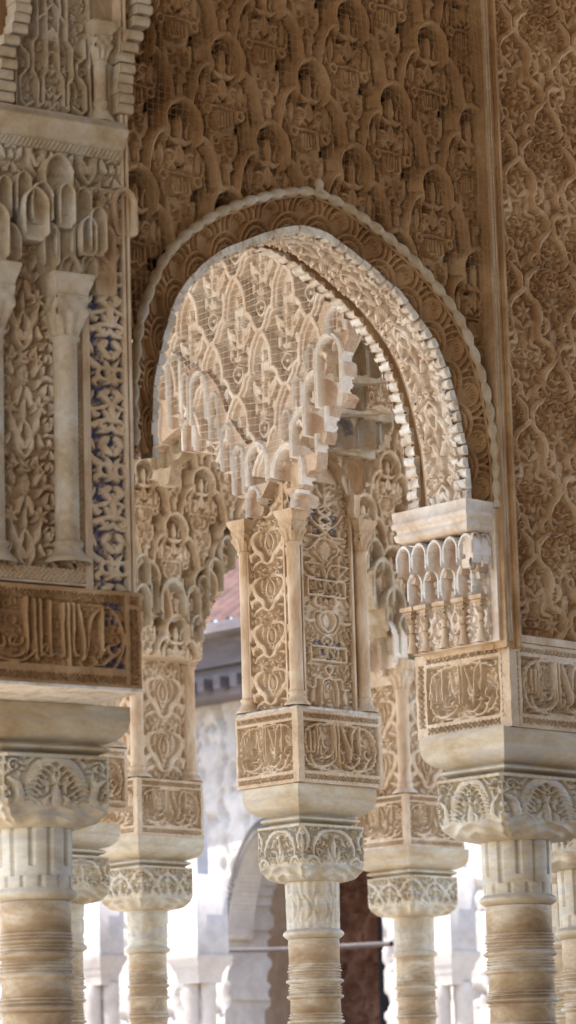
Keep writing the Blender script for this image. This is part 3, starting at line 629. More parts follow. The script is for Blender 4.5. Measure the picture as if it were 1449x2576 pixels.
def column(label, xy, zb, r, cap, imp, kind=0, neck='flame', s=1., ax=V3(1, 0, 0), ay=V3(0, 1, 0), ioff=(0, 0), group='marble columns of the arcade', fine=True, mats=(None, None), name='marble_column'):
    c = V3(xy[0], xy[1], 0); T = thing(name, label, 'column', group, (xy[0], xy[1], 0))
    mm, ms = mats[0] or MARB, mats[1] or MARBB
    hx, hy = cap; ix, iy = imp; ci = c + ax*ioff[0] + ay*ioff[1]
    z = zb-.001; m = MB()
    p = [(0, z), (0, z-.042*s)]
    for t in np.linspace(0, 1, 9): p.append((-(.066*s)*(1-math.cos(t*pi/2))*1.0-.002, z-.044*s-.062*s*math.sin(t*pi/2)))
    e0 = -.068*s; z1 = z-.108*s
    for t in np.linspace(0, 1, 7): p.append((e0+.004*s+.02*s*math.sin(pi*t), z1-.026*s*t))
    p.append((e0, z1-.027*s)); p.append((e0, z1-.036*s))
    sq_sweep(m, ci, ax, ay, ix, iy, p, wob=.0006); m.build('impost_block', mm, T)
    # capital
    zt = z1-.0365*s; hcap = .205*s; zc = zt-hcap; R = CAPS[kind]; m = MB(); nz, nt = (70, 90) if fine else (30, 36)
    v = np.linspace(0, 1, nz)[::-1]; t = np.linspace(-1, 1, nt); v_, t_ = np.meshgrid(v, t, indexing='ij')
    q = np.clip((.38-v_)/.38, 0, 1); sm = 1-np.sqrt(np.clip(1-q*q, 0, 1)); rn = r*1.04
    for sx, nn, hw, hd in ((ax, -ay, hx, hy), (ay, ax, hy, hx), (-ax, ay, hx, hy), (-ay, -ax, hy, hx)):
        an = np.arctan2(t_*hw, hd); bx, by = t_*hw, hd+0*t_
        k = sm*.97; X = bx*(1-k)+rn*np.sin(an)*k; Y = by*(1-k)+rn*np.cos(an)*k
        H = sample(R.H, (t_*.5+.5)*(R.nx-1), np.clip(v_*1.0, 0, 1)*(R.ny-1), False)
        low = np.clip((.42-v_)/.15, 0, 1)
        scal = .5+.5*np.cos(t_*pi*3+pi)*np.clip((.36-v_)*6, 0, 1)-.6*np.abs(np.sin(v_*22+np.abs(t_)*5))*low
        D = (H*(1-low)+low*(.75+.5*scal))*.02*s-.012*s
        D = D*np.clip((1-np.abs(t_))*22, 0, 1)*np.clip(v_*14, 0, 1)
        P = c + X[..., None]*sx + (Y+D)[..., None]*nn + (zc+v_*hcap)[..., None]*Zv
        m.grid(P, smooth=False)
    m.build('capital', mm, T)
    # neck
    m = MB(); zn = zc+.004; hn = .175*s; n1, n2 = (150, 70) if fine else (48, 24)
    th = np.linspace(0, 2*pi, n1+1); u = np.linspace(0, 1, n2); U, TH = np.meshgrid(u, th, indexing='ij')
    if neck == 'flame':
        f = TH*10/(2*pi); w = .22*np.sin(U*pi*3.2)*(1-U*.2); a = np.abs(((f+w*np.where(np.floor(f) % 2 > 0, 1, -1)*.5) % 1)-.5)
        D = np.where(a < .10, -.0045, 0)*np.clip(U*8, 0, 1)*np.clip((1-U)*5, 0, 1)+.0018*np.cos(TH*20)
        a2 = np.abs(((f+.5+.25*np.sin(U*pi*2.5)) % 1)-.5); D = D-np.where(a2 < .09, .0035, 0)*(U > .3)*(U < .85)
    else:
        f = (TH*12/(2*pi)) % 1; a = np.abs(f-.5); end = .80-.15*(np.floor(TH*12/(2*pi)) % 2)
        D = np.where((a < .13) & (U < end), -.007, 0)+np.where((a > .40) & (U > .8), -.005, 0)
    rr = rn+D+.003*(1-U)
    P = np.stack([c[0]+rr*np.cos(TH), c[1]+rr*np.sin(TH), zn-U*hn], -1); m.grid(P); m.build('capital_neck', mm, T)
    zr = zn-hn; m = MB()
    m.lathe(c, [(rn, zr+.002)]+[(rn-.001+.017*s*math.sin(pi*t), zr-.034*s*t) for t in np.linspace(0, 1, 9)]+[(r*.97, zr-.035*s), (r*.97, zr-.038*s)], 64)
    m.build('collar', mm, T)
    m = MB(); m.lathe(c, ring_profile(r, zr-.0375*s, s), 72 if fine else 32); m.build('shaft', ms, T)
    return T
def colonnette(parent, x, y, z0, z1, r, hcap=.1, mat=None, base=True, ax=V3(1, 0, 0), ay=V3(0, 1, 0), name='colonnette', csz=1.):
    mat = mat or COLO; c = V3(x, y, 0); m = MB(); zc = z1-hcap
    m.lathe(c, [(r*1.02, z0+.03 if base else z0), (r, z0+.06), (r*.97, (z0+zc)/2), (r, zc-.012), (r*1.22, zc-.008), (r*1.22, zc), (r, zc+.002)], 28)
    o = m.build(name, mat, parent)
    m = MB(); h = hcap*.62; t = np.linspace(-1, 1, 15); v = np.linspace(0, 1, 14)
    V, Tt = np.meshgrid(v, t, indexing='ij'); hw = r*1.45*csz
    for sx, nn in ((ax, -ay), (ay, ax), (-ax, ay), (-ay, -ax)):
        k = np.clip((.55-V)/.55, 0, 1)**.8; an = Tt*pi/4
        X = Tt*hw*(1-k)+r*1.05*np.sin(an)*k; Y = hw*(1-k)+r*1.05*np.cos(an)*k
        D = .0035*np.cos(Tt*pi*2.5)*np.where(V < .5, 1, .0)+.004*np.sin(V*14)*np.cos(Tt*6)*np.where(V > .5, 1, 0)
        m.grid(c+X[..., None]*sx+(Y+D)[..., None]*nn+(zc+V*h)[..., None]*Zv)
    zz = zc+h; q = [(0, zz), (.002, zz+.004), (-.001, zz+.006)]+[(.011*math.sin(u*pi/2)**2*csz, zz+.006+(hcap-h-.018)*u) for u in np.linspace(0, 1, 6)]+[(.013, z1-.01), (.013, z1)]
    sq_sweep(m, c, ax, ay, hw, hw, q, 4); m.build('colonnette_capital', mat, o)
    if base:
        m = MB(); m.lathe(c, [(r*1.9, z0), (r*1.9, z0+.008), (r*1.6, z0+.016), (r*1.25, z0+.03), (r*1.05, z0+.04), (r*1.28, z0+.045), (r*1.28, z0+.052), (r*1.0, z0+.058)], 28)
        m.build('colonnette_base', mat, o)
    return o
def niche(parent, pl, a, top, w, h, D=.05, rim=.2, T=.05, off=0., mat=None, name='muqarnas_niche', taper=.3, res=None, smile=.2, blue=0., pw=1.7, lean=0.):
    mat = mat or STUCW; hw = w/2; res = res or w/26
    nx, ny = int(w/res)+1, int(h/res)+1
    X, Y = np.meshgrid(np.linspace(-hw, hw, nx), np.linspace(-h, 0, ny)); ys = -hw*1.25; hh = -ys
    qa = ((np.abs(X)/hw)**pw+(np.clip(Y-ys, 0, None)/hh)**(pw))**(1/pw); q = np.where(Y > ys, qa, np.abs(X)/hw)
    fr = np.clip((-Y)/h, 0, 1); low = np.clip((fr-(1-smile))/smile, 0, 1)
    lim = 1-taper*low**1.4
    M = (q <= 1.0) & (np.abs(X)/hw <= lim+.02)
    qi = 1-rim; core = np.sqrt(np.clip(1-(q/qi)**2, 0, 1))
    H = np.where(q > qi, .010*np.sin(np.clip((q-qi)/rim, 0, 1)*pi)**.5-.005*np.exp(-((q-qi-rim*.45)/(rim*.12))**2), -D*core**.7*(1-.55*np.clip((fr-.35)/.65, 0, 1)))
    H = H*np.clip(w/.08, .75, 1.3)
    H = H+lean*(1-fr)
    P = pl.o+(a+X)[..., None]*pl.ax+(top+Y)[..., None]*pl.ay+(off+H)[..., None]*pl.n
    mk = M[:-1, :-1] & M[1:, 1:] & M[1:, :-1] & M[:-1, 1:]
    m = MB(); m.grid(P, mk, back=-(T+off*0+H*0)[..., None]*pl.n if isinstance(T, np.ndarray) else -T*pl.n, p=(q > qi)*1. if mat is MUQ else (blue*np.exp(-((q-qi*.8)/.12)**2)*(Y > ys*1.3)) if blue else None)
    return m.build(name, mat, parent)
def niches(parent, pl, L, off=0., T=.06, sub=False, **k):
    for e in L:
        x0, x1, y0, y1 = e[:4]; o = e[4] if len(e) > 4 else off
        b0 = pl.ab((x0+x1)/2, y0, o); l = pl.ab(x0, (y0+y1)/2, o); r_ = pl.ab(x1, (y0+y1)/2, o); b1 = pl.ab((x0+x1)/2, y1, o)
        kk = dict(k); kk.update(e[5] if len(e) > 5 else {})
        A_, W_, H_ = (l[0]+r_[0])/2, abs(r_[0]-l[0]), b0[1]-b1[1]
        niche(parent, pl, A_, b0[1], W_, H_*(.8 if sub else 1), T=T, off=o, **kk)
        if sub: niche(parent, pl, A_, b0[1]-H_*.62, W_*.7, H_*.38, T=T*.6, off=o-.016, **kk)
def curtain(parent, pl, outline, cells, off=0., T=.08, mat=None, res=.0028, D=.5, blue=(), name='muqarnas_tier', zs=None, amin=-1e9):
    # a run of hollowed niches cut from one piece: outline and cells are traced on the wall plane
    zs = zs or (lambda x, y: (352+x*.5208, 503+y*.5208))
    O = np.array([pl.ab(*zs(*p), off) for p in outline]); O = smooth_pts(np.vstack([O, O[:1]]), 5)[:-1]; a0, b0 = O.min(0); a1, b1 = O.max(0)
    A, B = np.meshgrid(np.arange(a0-res, a1+2*res, res), np.arange(b0-res, b1+2*res, res)); H = np.zeros(A.shape); pt = np.zeros(A.shape)
    H += .004*np.sin(B*38)*np.sin(A*31)
    for i, c in enumerate(cells):
        xm, ym = (c[0]+c[1])/2, (c[2]+c[3])/2
        l, r_, t_, b_ = pl.ab(*zs(c[0], ym), off)[0], pl.ab(*zs(c[1], ym), off)[0], pl.ab(*zs(xm, c[2]), off)[1], pl.ab(*zs(xm, c[3]), off)[1]
        w = abs(r_-l); hw = w/2; X = A-(l+r_)/2; Y = B-t_; ys = -hw*1.2
        q = np.where(Y > ys, ((np.abs(X)/hw)**1.7+(np.clip(Y-ys, 0, None)/(-ys))**1.7)**(1/1.7), np.abs(X)/hw); q = np.where(B < b_, 9, q)
        qi = .70; core = np.sqrt(np.clip(1-(q/qi)**2, 0, 1))
        f = np.clip((t_-B)/(t_-b_), 0, 1)
        h = np.where(q < qi, -D*w*core**.8*(1-.45*f), .004+.013*np.sin(np.clip((q-qi)/(1-qi), 0, 1)*2*pi)**2)
        if len(c) > 4: h = h+c[4]
        H = np.where(q <= 1, h, H)
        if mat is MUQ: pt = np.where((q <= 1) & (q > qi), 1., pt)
        if i in blue: pt = np.where((q < .8) & (q > .62) & (Y > ys*1.1), .6, pt)
    M = inpoly(A, B, O) & (A > amin); M = M[:-1, :-1] & M[1:, 1:] & M[1:, :-1] & M[:-1, 1:]
    P = pl.o+A[..., None]*pl.ax+B[..., None]*pl.ay+(off+H)[..., None]*pl.n
    m = MB(); m.grid(P, M, back=-T*pl.n, p=pt); return m.build(name, mat or STUCW, parent)
def inscribed_block(parent, x0, y0, x1, y1, z0, z1, R1, R2, d2=.012, res=.003, mat=None, core=None, back=True):
    # faces: -y (R1) and -x (R2)
    mat = mat or STUC; o = boxobj('block_core', (x0+.026, y0+.026, z0+.003), (x1, y1, z1-.003), core or mat, parent)
    m = MB(); e = .0
    def edge(A, B, a0, a1, b0, b1): return np.clip(np.minimum(np.minimum(A-a0, a1-A), np.minimum(B-b0, b1-B))/.003, 0, 1)
    pl = front(y0+.024)
    panel(m, pl, x0, z0, x1, z1, lambda A, B: sample(R1.H, (A-x0)/(x1-x0)*(R1.nx-1), (B-z0)/(z1-z0)*(R1.ny-1), False)*.99+.03*(edge(A, B, x0, x1, z0, z1)-1), .024, res, mask=lambda A, B: A > -99, back=.006)
    m.build('inscription_panel', mat, parent)
    if R2 is not None:
        m = MB(); pl = side(x0+.024)
        panel(m, pl, -y1, z0, -y0, z1, lambda A, B: sample(R2.H, (A+y1)/(y1-y0)*(R2.nx-1), (B-z0)/(z1-z0)*(R2.ny-1), False)*.99, .024, res, mask=lambda A, B: A > -99, back=.006)
        m.build('inscription_panel', mat, parent)
def inpoly(X, Y, poly):
    P = np.array(poly, float); r = np.zeros(X.shape, bool); j = len(P)-1
    for i in range(len(P)):
        xi, yi = P[i]; xj, yj = P[j]
        c = ((yi > Y) != (yj > Y)) & (X < (xj-xi)*(Y-yi)/((yj-yi) or 1e-12)+xi); r ^= c; j = i
    return r

# ------------------------------------------------------------------ big arch wall (the brown screen wall)
XC, YA = 6.164, 6.227
REC, TH = .046, .205
arcw = thing('arch_wall', 'tall brown stucco wall of lobed lattice tracery pierced by the large white toothed arch', 'wall', None, (XC, YA, 0))
inn = np.array([(.601, 3.425), (.6, 3.46), (.5975, 3.51), (.591, 3.589), (.572, 3.675), (.545, 3.762), (.505, 3.85), (.443, 3.927), (.347, 4.005), (.25, 4.054), (.15, 4.099), (.06, 4.129), (0, 4.134)])
out = np.array([(.682, 3.425), (.682, 3.49), (.6815, 3.58), (.664, 3.722), (.64, 3.80), (.602, 3.885), (.555, 3.958), (.485, 4.025), (.39, 4.092), (.28, 4.148), (.16, 4.195), (.06, 4.222), (0, 4.229)])
def full(c, n=14):
    s = smooth_pts(c, n); l = s.copy(); l[:, 0] *= -1
    q = np.vstack([l[:-1], s[::-1]])          # left foot to apex to right foot
    d = np.r_[0, np.cumsum(np.hypot(*np.diff(q, axis=0).T))]; return q, d
def resamp(q, d, n): t = np.linspace(0, d[-1], n); return np.column_stack([np.interp(t, d, q[:, 0]), np.interp(t, d, q[:, 1])]), t
qi, di = full(inn); qo, do_ = full(out)
NS = 900
CI, ti = resamp(qi, di, NS); CO, to_ = resamp(qo, do_, NS)
A0, A1, B0, B1 = 5.20, 6.905, 3.02, 5.6
outer_poly = np.vstack([CO, [[CO[-1, 0], 2.0], [CO[0, 0], 2.0]]]) + [XC, 0]
m = MB(); pl = front(YA+.05)
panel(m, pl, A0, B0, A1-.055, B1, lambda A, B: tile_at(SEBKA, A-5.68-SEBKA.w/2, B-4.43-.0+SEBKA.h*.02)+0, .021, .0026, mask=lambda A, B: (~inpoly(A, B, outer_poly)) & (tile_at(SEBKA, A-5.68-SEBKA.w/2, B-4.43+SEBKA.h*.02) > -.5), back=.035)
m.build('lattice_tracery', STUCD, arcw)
# moulded frame up the right side of the tracery
m = MB()
for k, (a, b, d0, d1) in enumerate(((A1-.055, A1-.047, .0, -.012), (A1-.047, A1-.022, .035, .012), (A1-.022, A1-.012, .0, -.01), (A1-.012, A1-.002, .0, -.022))):
    if k == 1: panel(m, front(YA+.012), a, B0, b, B1, relf(BORDER, a-.007, B0), .009, .0028)
    else: m.box((a, YA+d1, B0), (b, YA+.06, B1))
m.build('frame_moulding', STUCD, arcw)
# outer scalloped roll
m = MB(); C, t = resamp(qo, do_, 700); N = np.gradient(C, axis=0); N /= np.linalg.norm(N, axis=1)[:, None]; N = np.column_stack([-N[:, 1], N[:, 0]])
rad = .0075+.0065*np.abs(np.sin(t/.056*pi)); ph = np.linspace(-.3, pi+.3, 11)
cent = C+N*.006
P = np.zeros((700, 11, 3)); P[..., 0] = XC+cent[:, :1]+N[:, :1]*(rad[:, None]*np.cos(ph)); P[..., 2] = cent[:, 1:]+N[:, 1:]*(rad[:, None]*np.cos(ph)); P[..., 1] = YA+.006-rad[:, None]*np.sin(ph)*1.2
m.grid(P); m.build('scalloped_moulding', WHITE if False else GREY, arcw)
m = MB(); apx = V3(XC, YA-.004, 4.262)
m.lathe((0, 0), [(.0, .03), (.008, .026), (.018, .012), (.02, 0), (.016, -.012), (.024, -.022), (.02, -.03)], 16)
o = m.v[0]; m.v[0] = o*V3(.75, .6, .75)+apx-V3(0, 0, .008); m.build('finial', GREY, arcw)
# fan-pattern band between the roll and the toothed edge
nr = 30; v = np.linspace(0, 1, nr)
P = CO[:, None]*(1-v[None, :, None])+CI[:, None]*v[None, :, None]; L = np.arange(NS)/(NS-1)*1.95
H = tile_at(SCALE, np.repeat(L[:, None], nr, 1)/1.6, np.repeat((1-v)[None]*.084/1.6+.01, NS, 0))
depth = YA+.012+v[None]*(REC-.016)+.020-H*.020
Q = np.stack([XC+P[..., 0], depth, P[..., 1]], -1); m = MB(); m.grid(Q[:, ::1], flip=True, smooth=False); m.build('fan_pattern_band', STUCD, arcw)
m = MB(); CB = CO+(CI-CO)*.10
for f0, rr in ((.07, .0045), (.97, .004)):
    cc = CO+(CI-CO)*f0; m.tube(np.column_stack([XC+cc[::3, 0], np.full(len(cc[::3]), YA+.012+f0*(REC-.016)), cc[::3, 1]]), rr, 6)
m.build('inner_bead', STUCD, arcw)
# soffit
def soff(f0, f1, nv, raise_, Hf=None, dep=0.):
    vv = np.linspace(f0, f1, nv); Y = YA+REC+vv*TH
    Cc, tt = resamp(qi, di, 1200); N = np.gradient(Cc, axis=0); N /= np.linalg.norm(N, axis=1)[:, None]; N = np.column_stack([N[:, 1], -N[:, 0]])   # towards the opening
    H = np.full((1200, nv), float(raise_))
    if Hf is not None: H = H + Hf(np.repeat(tt[:, None], nv, 1), np.repeat(((vv-f0)*TH)[None], 1200, 0))*dep
    return np.stack([XC+Cc[:, :1]+N[:, :1]*H, np.repeat(Y[None], 1200, 0), Cc[:, 1:]+N[:, 1:]*H], -1)
m = MB(); m.grid(soff(.0, .66, 76, 0, lambda S, V: tile_at(LEAF, V, S), .024), smooth=False); m.build('leaf_carved_soffit', STUCW, arcw)
m = MB(); m.grid(soff(.66, .72, 3, .006)); m.grid(soff(.72, .9, 4, -.004)); m.grid(soff(.9, 1., 3, .006)); m.build('plain_soffit_band', COLO, arcw)
def teeth(y0, y1, rise, seed, pitch=.032):
    R = random.Random(seed); m = MB(); n = int(di[-1]/pitch); Cc, tt = resamp(qi, di, n*2+1)
    N = np.gradient(Cc, axis=0); N /= np.linalg.norm(N, axis=1)[:, None]; T_ = N.copy(); N = np.column_stack([N[:, 1], -N[:, 0]])
    for i in range(n):
        c = Cc[2*i]; nn = N[2*i]; ta = T_[2*i]; L = pitch*R.uniform(.43, .49); h = rise*R.uniform(.75, 1.15); d = R.uniform(-.004, .004); sk = R.uniform(-.004, .004)
        pr = [(-L, -.006), (-L*1.0, h*.3), (-L*.75, h*.8), (-.3*L, h*1.0), (.3*L, h*1.03), (.75*L, h*.8), (L, h*.3), (L, -.006)]
        ring = [[V3(XC+c[0]+nn[0]*b+ta[0]*(a+sk*s_), y, c[1]+nn[1]*b+ta[1]*(a+sk*s_)) for a, b in pr] for s_, y in ((-1, y0+d), (-.9, y0+d-.003), (0, (y0+y1)/2), (1, y1+d*.5))]
        ring[0] = [p+V3(0, .002, 0) for p in ring[0]]
        P = np.array(ring); m.grid(P, smooth=False)
        for w in (P[1], P[-1]):
            k = len(m.v); cen = w.mean(0)
            m.add(np.vstack([w, [cen]]), [[j, j+1, 8, 8] if False else [j, j+1, 8, j] for j in range(0)] or np.zeros((0, 4), int), False)
            m.add(w[[0, 1, 6, 7]], [[0, 1, 2, 3]], False); m.add(w[[1, 2, 5, 6]], [[0, 1, 2, 3]], False); m.add(w[[2, 3, 4, 5]], [[0, 1, 2, 3]], False)
    return m
teeth(YA+REC-.014, YA+REC+.03, .016, 3).build('toothed_edge', WHITE, arcw)
teeth(YA+REC+TH-.03, YA+REC+TH+.008, .016, 4).build('toothed_edge', WHITE, arcw)
# solid body: back face and flanks
m = MB(); inner_poly = np.vstack([CI, [[.745, 3.42], [.745, 2.0], [-.745, 2.0], [-.745, 3.42]]]) + [XC, 0]
A, B = np.meshgrid(np.linspace(A0, A1, 90), np.linspace(B0, B1, 130)); mk = ~inpoly(A, B, inner_poly*1.0+[0, .0]); mk = mk[:-1, :-1] | mk[1:, 1:] | mk[1:, :-1] | mk[:-1, 1:]
m.grid(np.stack([A, np.full(A.shape, YA+REC+TH+.002), B], -1), mk)
m.grid(np.stack([A, np.full(A.shape, YA+.21), B], -1), mk & mk)
m.box((A0-.02, YA+.04, B0), (A0, YA+REC+TH, B1)); m.box((A1-.003, YA+.03, 3.06), (A1+.3, YA+REC+TH, B1)); m.box((A0, YA, B1), (A1+.5, YA+REC+TH, B1+.1))
m.build('wall_core', STUCD, arcw)

# ------------------------------------------------------------------ right pier
rp = thing('carved_pier', 'right hand stucco pier with tall vine carved panel above a framed inscription block', 'pier', None, (6.872, YA, 0))
XR = 6.872; zt = 3.040; z0 = 2.797
CALR = t_call(True, .44, .245, 2, True); CALC = t_call(True, .437, .27, 3, False); CALL_ = t_call(True, .34, .27, 4, False)
inscribed_block(rp, XR, YA, XR+.44, YA+.372, z0, zt, CALR, t_call(True, .372, .245, 6, True))
m = MB(); pv = front(YA+.030)
panel(m, pv, XR+.012, zt+.022, XR+.8, 5.62, lambda A, B: tile_at(VINE, A-XR-.008+.0, B-zt-.255), .024, .0023); m.build('vine_panel', VINEM, rp)
m = MB(); m.box((XR-.004, YA-.004, zt), (XR+.006, YA+.08, 5.62)); m.box((XR+.0065, YA-.008, zt), (XR+.013, YA+.05, 5.62)); m.box((XR-.003, YA-.006, zt+.001), (XR+.9, YA+.03, zt+.022)); m.build('panel_frame', COLO, rp)
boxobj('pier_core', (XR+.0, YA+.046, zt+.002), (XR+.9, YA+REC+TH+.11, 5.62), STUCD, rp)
boxobj('block_core', (XR+.43, YA+.02, z0), (XR+.9, YA+.36, zt), STUCD, rp)
# bracket under the springing of the arch
br_x = XR-.165
zb0 = zt; zs = on_x(1230, 1335, 6.80)[2]
plx = side(XR-.035)
m = MB(); m.box((XR-.035, YA+.004, zt), (XR+.02, YA+.345, 3.42)); m.build('bracket_core', STUCW, rp)
m = MB()
panel(m, side(XR-.038), -(YA+.345), zt+.004, -(YA+.03), 3.27, lambda A, B: tile_at(LEAF, (A+.01)*1.3, B*1.3), .016, .0028, mask=lambda A, B: A < 9, back=.02); m.build('bracket_panel', STUCW, rp)
sx = on_x(1015, 1372, XR-.15)
for z_, z2, e in ((3.405, 3.425, .150), (3.425, 3.447, .162), (3.447, 3.46, .152)):
    pass
m = MB(); c = V3(XR-.066, YA+.155, 0)
sq_sweep(m, c, V3(1, 0, 0), V3(0, 1, 0), .084, .15, [(-.02, 3.35), (-.008, 3.356), (-.004, 3.372), (-.012, 3.377), (-.01, 3.388), (.0, 3.393), (.0, 3.408), (-.004, 3.41), (-.002, 3.44)], 8, .0012); m.build('bracket_cornice', STUCW, rp)
for k, (yy, zz, w) in enumerate(((.055, 0, 1), (.125, 0, 1), (.20, 0, 1), (.275, 0, 1), (.33, 0, 1))):
    colonnette(rp, XR-.052, YA+yy, zt+.001, 3.175, .0085, .05, COLO, True, name='bracket_colonnette', csz=.9)
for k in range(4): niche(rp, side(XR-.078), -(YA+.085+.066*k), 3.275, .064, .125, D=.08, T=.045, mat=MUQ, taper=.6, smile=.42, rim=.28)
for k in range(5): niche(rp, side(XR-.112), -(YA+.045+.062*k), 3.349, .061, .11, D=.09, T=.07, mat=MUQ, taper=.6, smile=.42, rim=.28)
for k in range(3): niche(rp, front(YA+.022), XR-.10+.04*k, 3.349-.0*k, .04, .10+.03*k, D=.05, T=.03, mat=STUCW, taper=.6, smile=.4)

# ------------------------------------------------------------------ left ornate wall
al = radians(33)
UL = cos(al)*RT0+sin(al)*FW; NLv = np.cross(UL, Zv); OL = at(358, 1735, 8.15)*V3(1, 1, 0)
PL = Plane(OL, UL, Zv, NLv); LB = -UL*0
AYL = -NLv
def PLo(d): return Plane(OL+NLv*d, UL, Zv, NLv)
lw = thing('ornate_wall', 'left hand stucco wall with blue painted strip, stalactite frieze, cornice and inscription', 'wall', None, tuple(OL))
Lab = lambda px, py, d=0: tuple(PLo(d).ab(px, py))
SETB = -.045       # the wall above stands back from the inscription block
def lbox(name, a0, b0, a1, b1, d0, d1, mat, lab=None):
    m = MB(); m.box((a0, -d1, b0), (a1, -d0, b1), UL, AYL, OL); return m.build(name, mat, lw, lab)
W0 = -.60
lbox('wall_core', W0, 3.005, -.020, 5.6, -.30, SETB-.055, STUCD)
# inscription block
zlo, zhi = Lab(358, 1735)[1], Lab(345, 1494)[1]+.003
m = MB(); H2 = CALL2
def hf(A, B): return sample(H2.H, (A+.56)/.56*(H2.nx-1), (B-zlo)/(zhi-zlo)*(H2.ny-1), False)
def paintf(A, B, H):
    x = (A+.56)/.56*.56; return ((x > CALF(1090, 0)[0]) & (x < CALX-.002) & ((B > zhi-.085) | (B < zlo+.115)) & (B < zhi-.03) & (B > zlo+.035) & (H < .45)).astype(float)*.85
panel(m, PLo(-.02), -.56, zlo, 0, zhi, hf, .02, .0028, mask=lambda A, B: A < 9, back=.006, paint=paintf); m.build('inscription_panel', STUCD, lw)
lbox('block_core', W0, zlo+.002, -.002, zhi-.002, -.30, -.022, STUCD)
lbox('block_ledge', W0, zlo-.006, .004, zlo+.001, -.29, .004, WHITE)
# blue strip, frames, lattice
aR = Lab(333, 1200, SETB)[0]; aB1 = Lab(318, 1200, SETB)[0]; aB0 = Lab(231, 1200, SETB)[0]; aF0 = Lab(213, 1200, SETB)[0]; aL0 = Lab(196, 1200, SETB)[0]; aC0 = Lab(134, 1200, SETB)[0]; aP0 = Lab(8, 1200, SETB)[0]
b0 = Lab(270, 1483, SETB)[1]; bt = Lab(270, 560, SETB)[1]; ztop = 4.62
m = MB(); panel(m, PLo(SETB-.022), aB0, b0, aB1, Lab(300, 480, SETB)[1], relf(BLUET, aB0, b0-.02), .024, .0027, paint=lambda A, B, H: np.clip((.55-H)*5, 0, 1)*((B < Lab(270, 640, SETB)[1])*.95)); m.build('blue_ground_leaf_panel', STUC, lw, 'leaf carved strip with blue painted ground')
for nm, a, b, z_, z2, d in (('strip_moulding', aB1, aB1+.008, b0, 5.6, .002), ('strip_moulding', aB1+.008, aR-.004, b0, 5.6, -.008), ('strip_moulding', aR-.004, aR+.003, 3.0, 5.6, .004), ('strip_moulding', aF0, aB0, b0-.005, Lab(222, 790, SETB)[1], .0)):
    lbox(nm, a, z_, b, z2, SETB-.03, SETB+d, COLO)
lbox('lower_rail', W0, zhi, aR, Lab(200, 1484, SETB)[1]-.006, SETB-.03, SETB+.008, COLO); lbox('lower_rail', W0, Lab(100, 1462, SETB)[1]-.004, aF0, Lab(100, 1462, SETB)[1]+.002, SETB-.03, SETB+.001, COLO)
zl0, zl1 = Lab(100, 1461, SETB)[1], Lab(100, 1424, SETB)[1]
Rl = Rel(.5, .04, 500); Rl.H[:] = .2; lattice(Rl, 0, 0, .5, .04, .0135)
m = MB(); panel(m, PLo(SETB-.012), W0, zl0+.003, aF0, zl1, relf(Rl, 0, zl0), .009, .0025)
Rv = Rel(.04, .5, 500); Rv.H[:] = .2; lattice(Rv, 0, 0, .04, .5, .0135, True)
panel(m, PLo(SETB-.0125), aL0-.004, zl1, aF0, Lab(205, 790, SETB)[1], relf(Rv, aL0, 0), .009, .0025); m.build('lattice_border', STUC, lw)
# leaf panel and colonnettes
zp0, zp1 = zl1+.002, Lab(70, 540, SETB)[1]
m = MB(); panel(m, PLo(SETB-.042), W0, zp0, aL0, zp1, lambda A, B: tile_at(LEAF, (A-aP0)/(aC0-aP0)*.14*1.0, B*.9), .036, .0028); m.build('leaf_carved_panel', STUC, lw)
def lxy(a, d): p = OL+UL*a+NLv*d; return p[0], p[1]
ac = Lab(165, 1200, SETB)[0]; rc = .034*8.3*31/ (.034*8270)*1.0
rc = 31/FPX*8.3
colonnette(lw, *lxy(ac, SETB+.005), Lab(165, 1420, SETB)[1], Lab(165, 702, SETB)[1], rc, .155, GREY, True, UL, AYL)
colonnette(lw, *lxy(Lab(-22, 1200, SETB)[0], SETB+.005), Lab(0, 1420, SETB)[1], Lab(0, 672, SETB)[1], rc, .165, GREY, True, UL, AYL)
# stalactite frieze
PF = PLo(SETB)
F1 = [(110, 185, 385, 520), (-5, 30, 440, 560), (42, 80, 430, 545), (190, 232, 470, 600)]
F2 = [(60, 125, 470, 600), (150, 190, 460, 570), (80, 135, 455, 560), (228, 270, 520, 640), (-30, 25, 510, 650), (205, 245, 545, 640)]
F3 = [(140, 190, 540, 690), (180, 235, 560, 680), (110, 150, 560, 700), (0, 55, 560, 680), (150, 205, 640, 702), (205, 245, 640, 720)]
niches(lw, PF, F1, .03, mat=GREY, D=.035, T=.06, rim=.16); niches(lw, PF, F2, .05, mat=GREY, D=.035, T=.08, rim=.16); niches(lw, PF, F3, .028, mat=GREY, D=.035, T=.06, rim=.18, taper=.6, smile=.4)
niches(lw, PF, [(236, 292, 560, 740), (285, 345, 470, 590)], .012, mat=COLO, D=.03, T=.03, rim=.3, taper=.1)
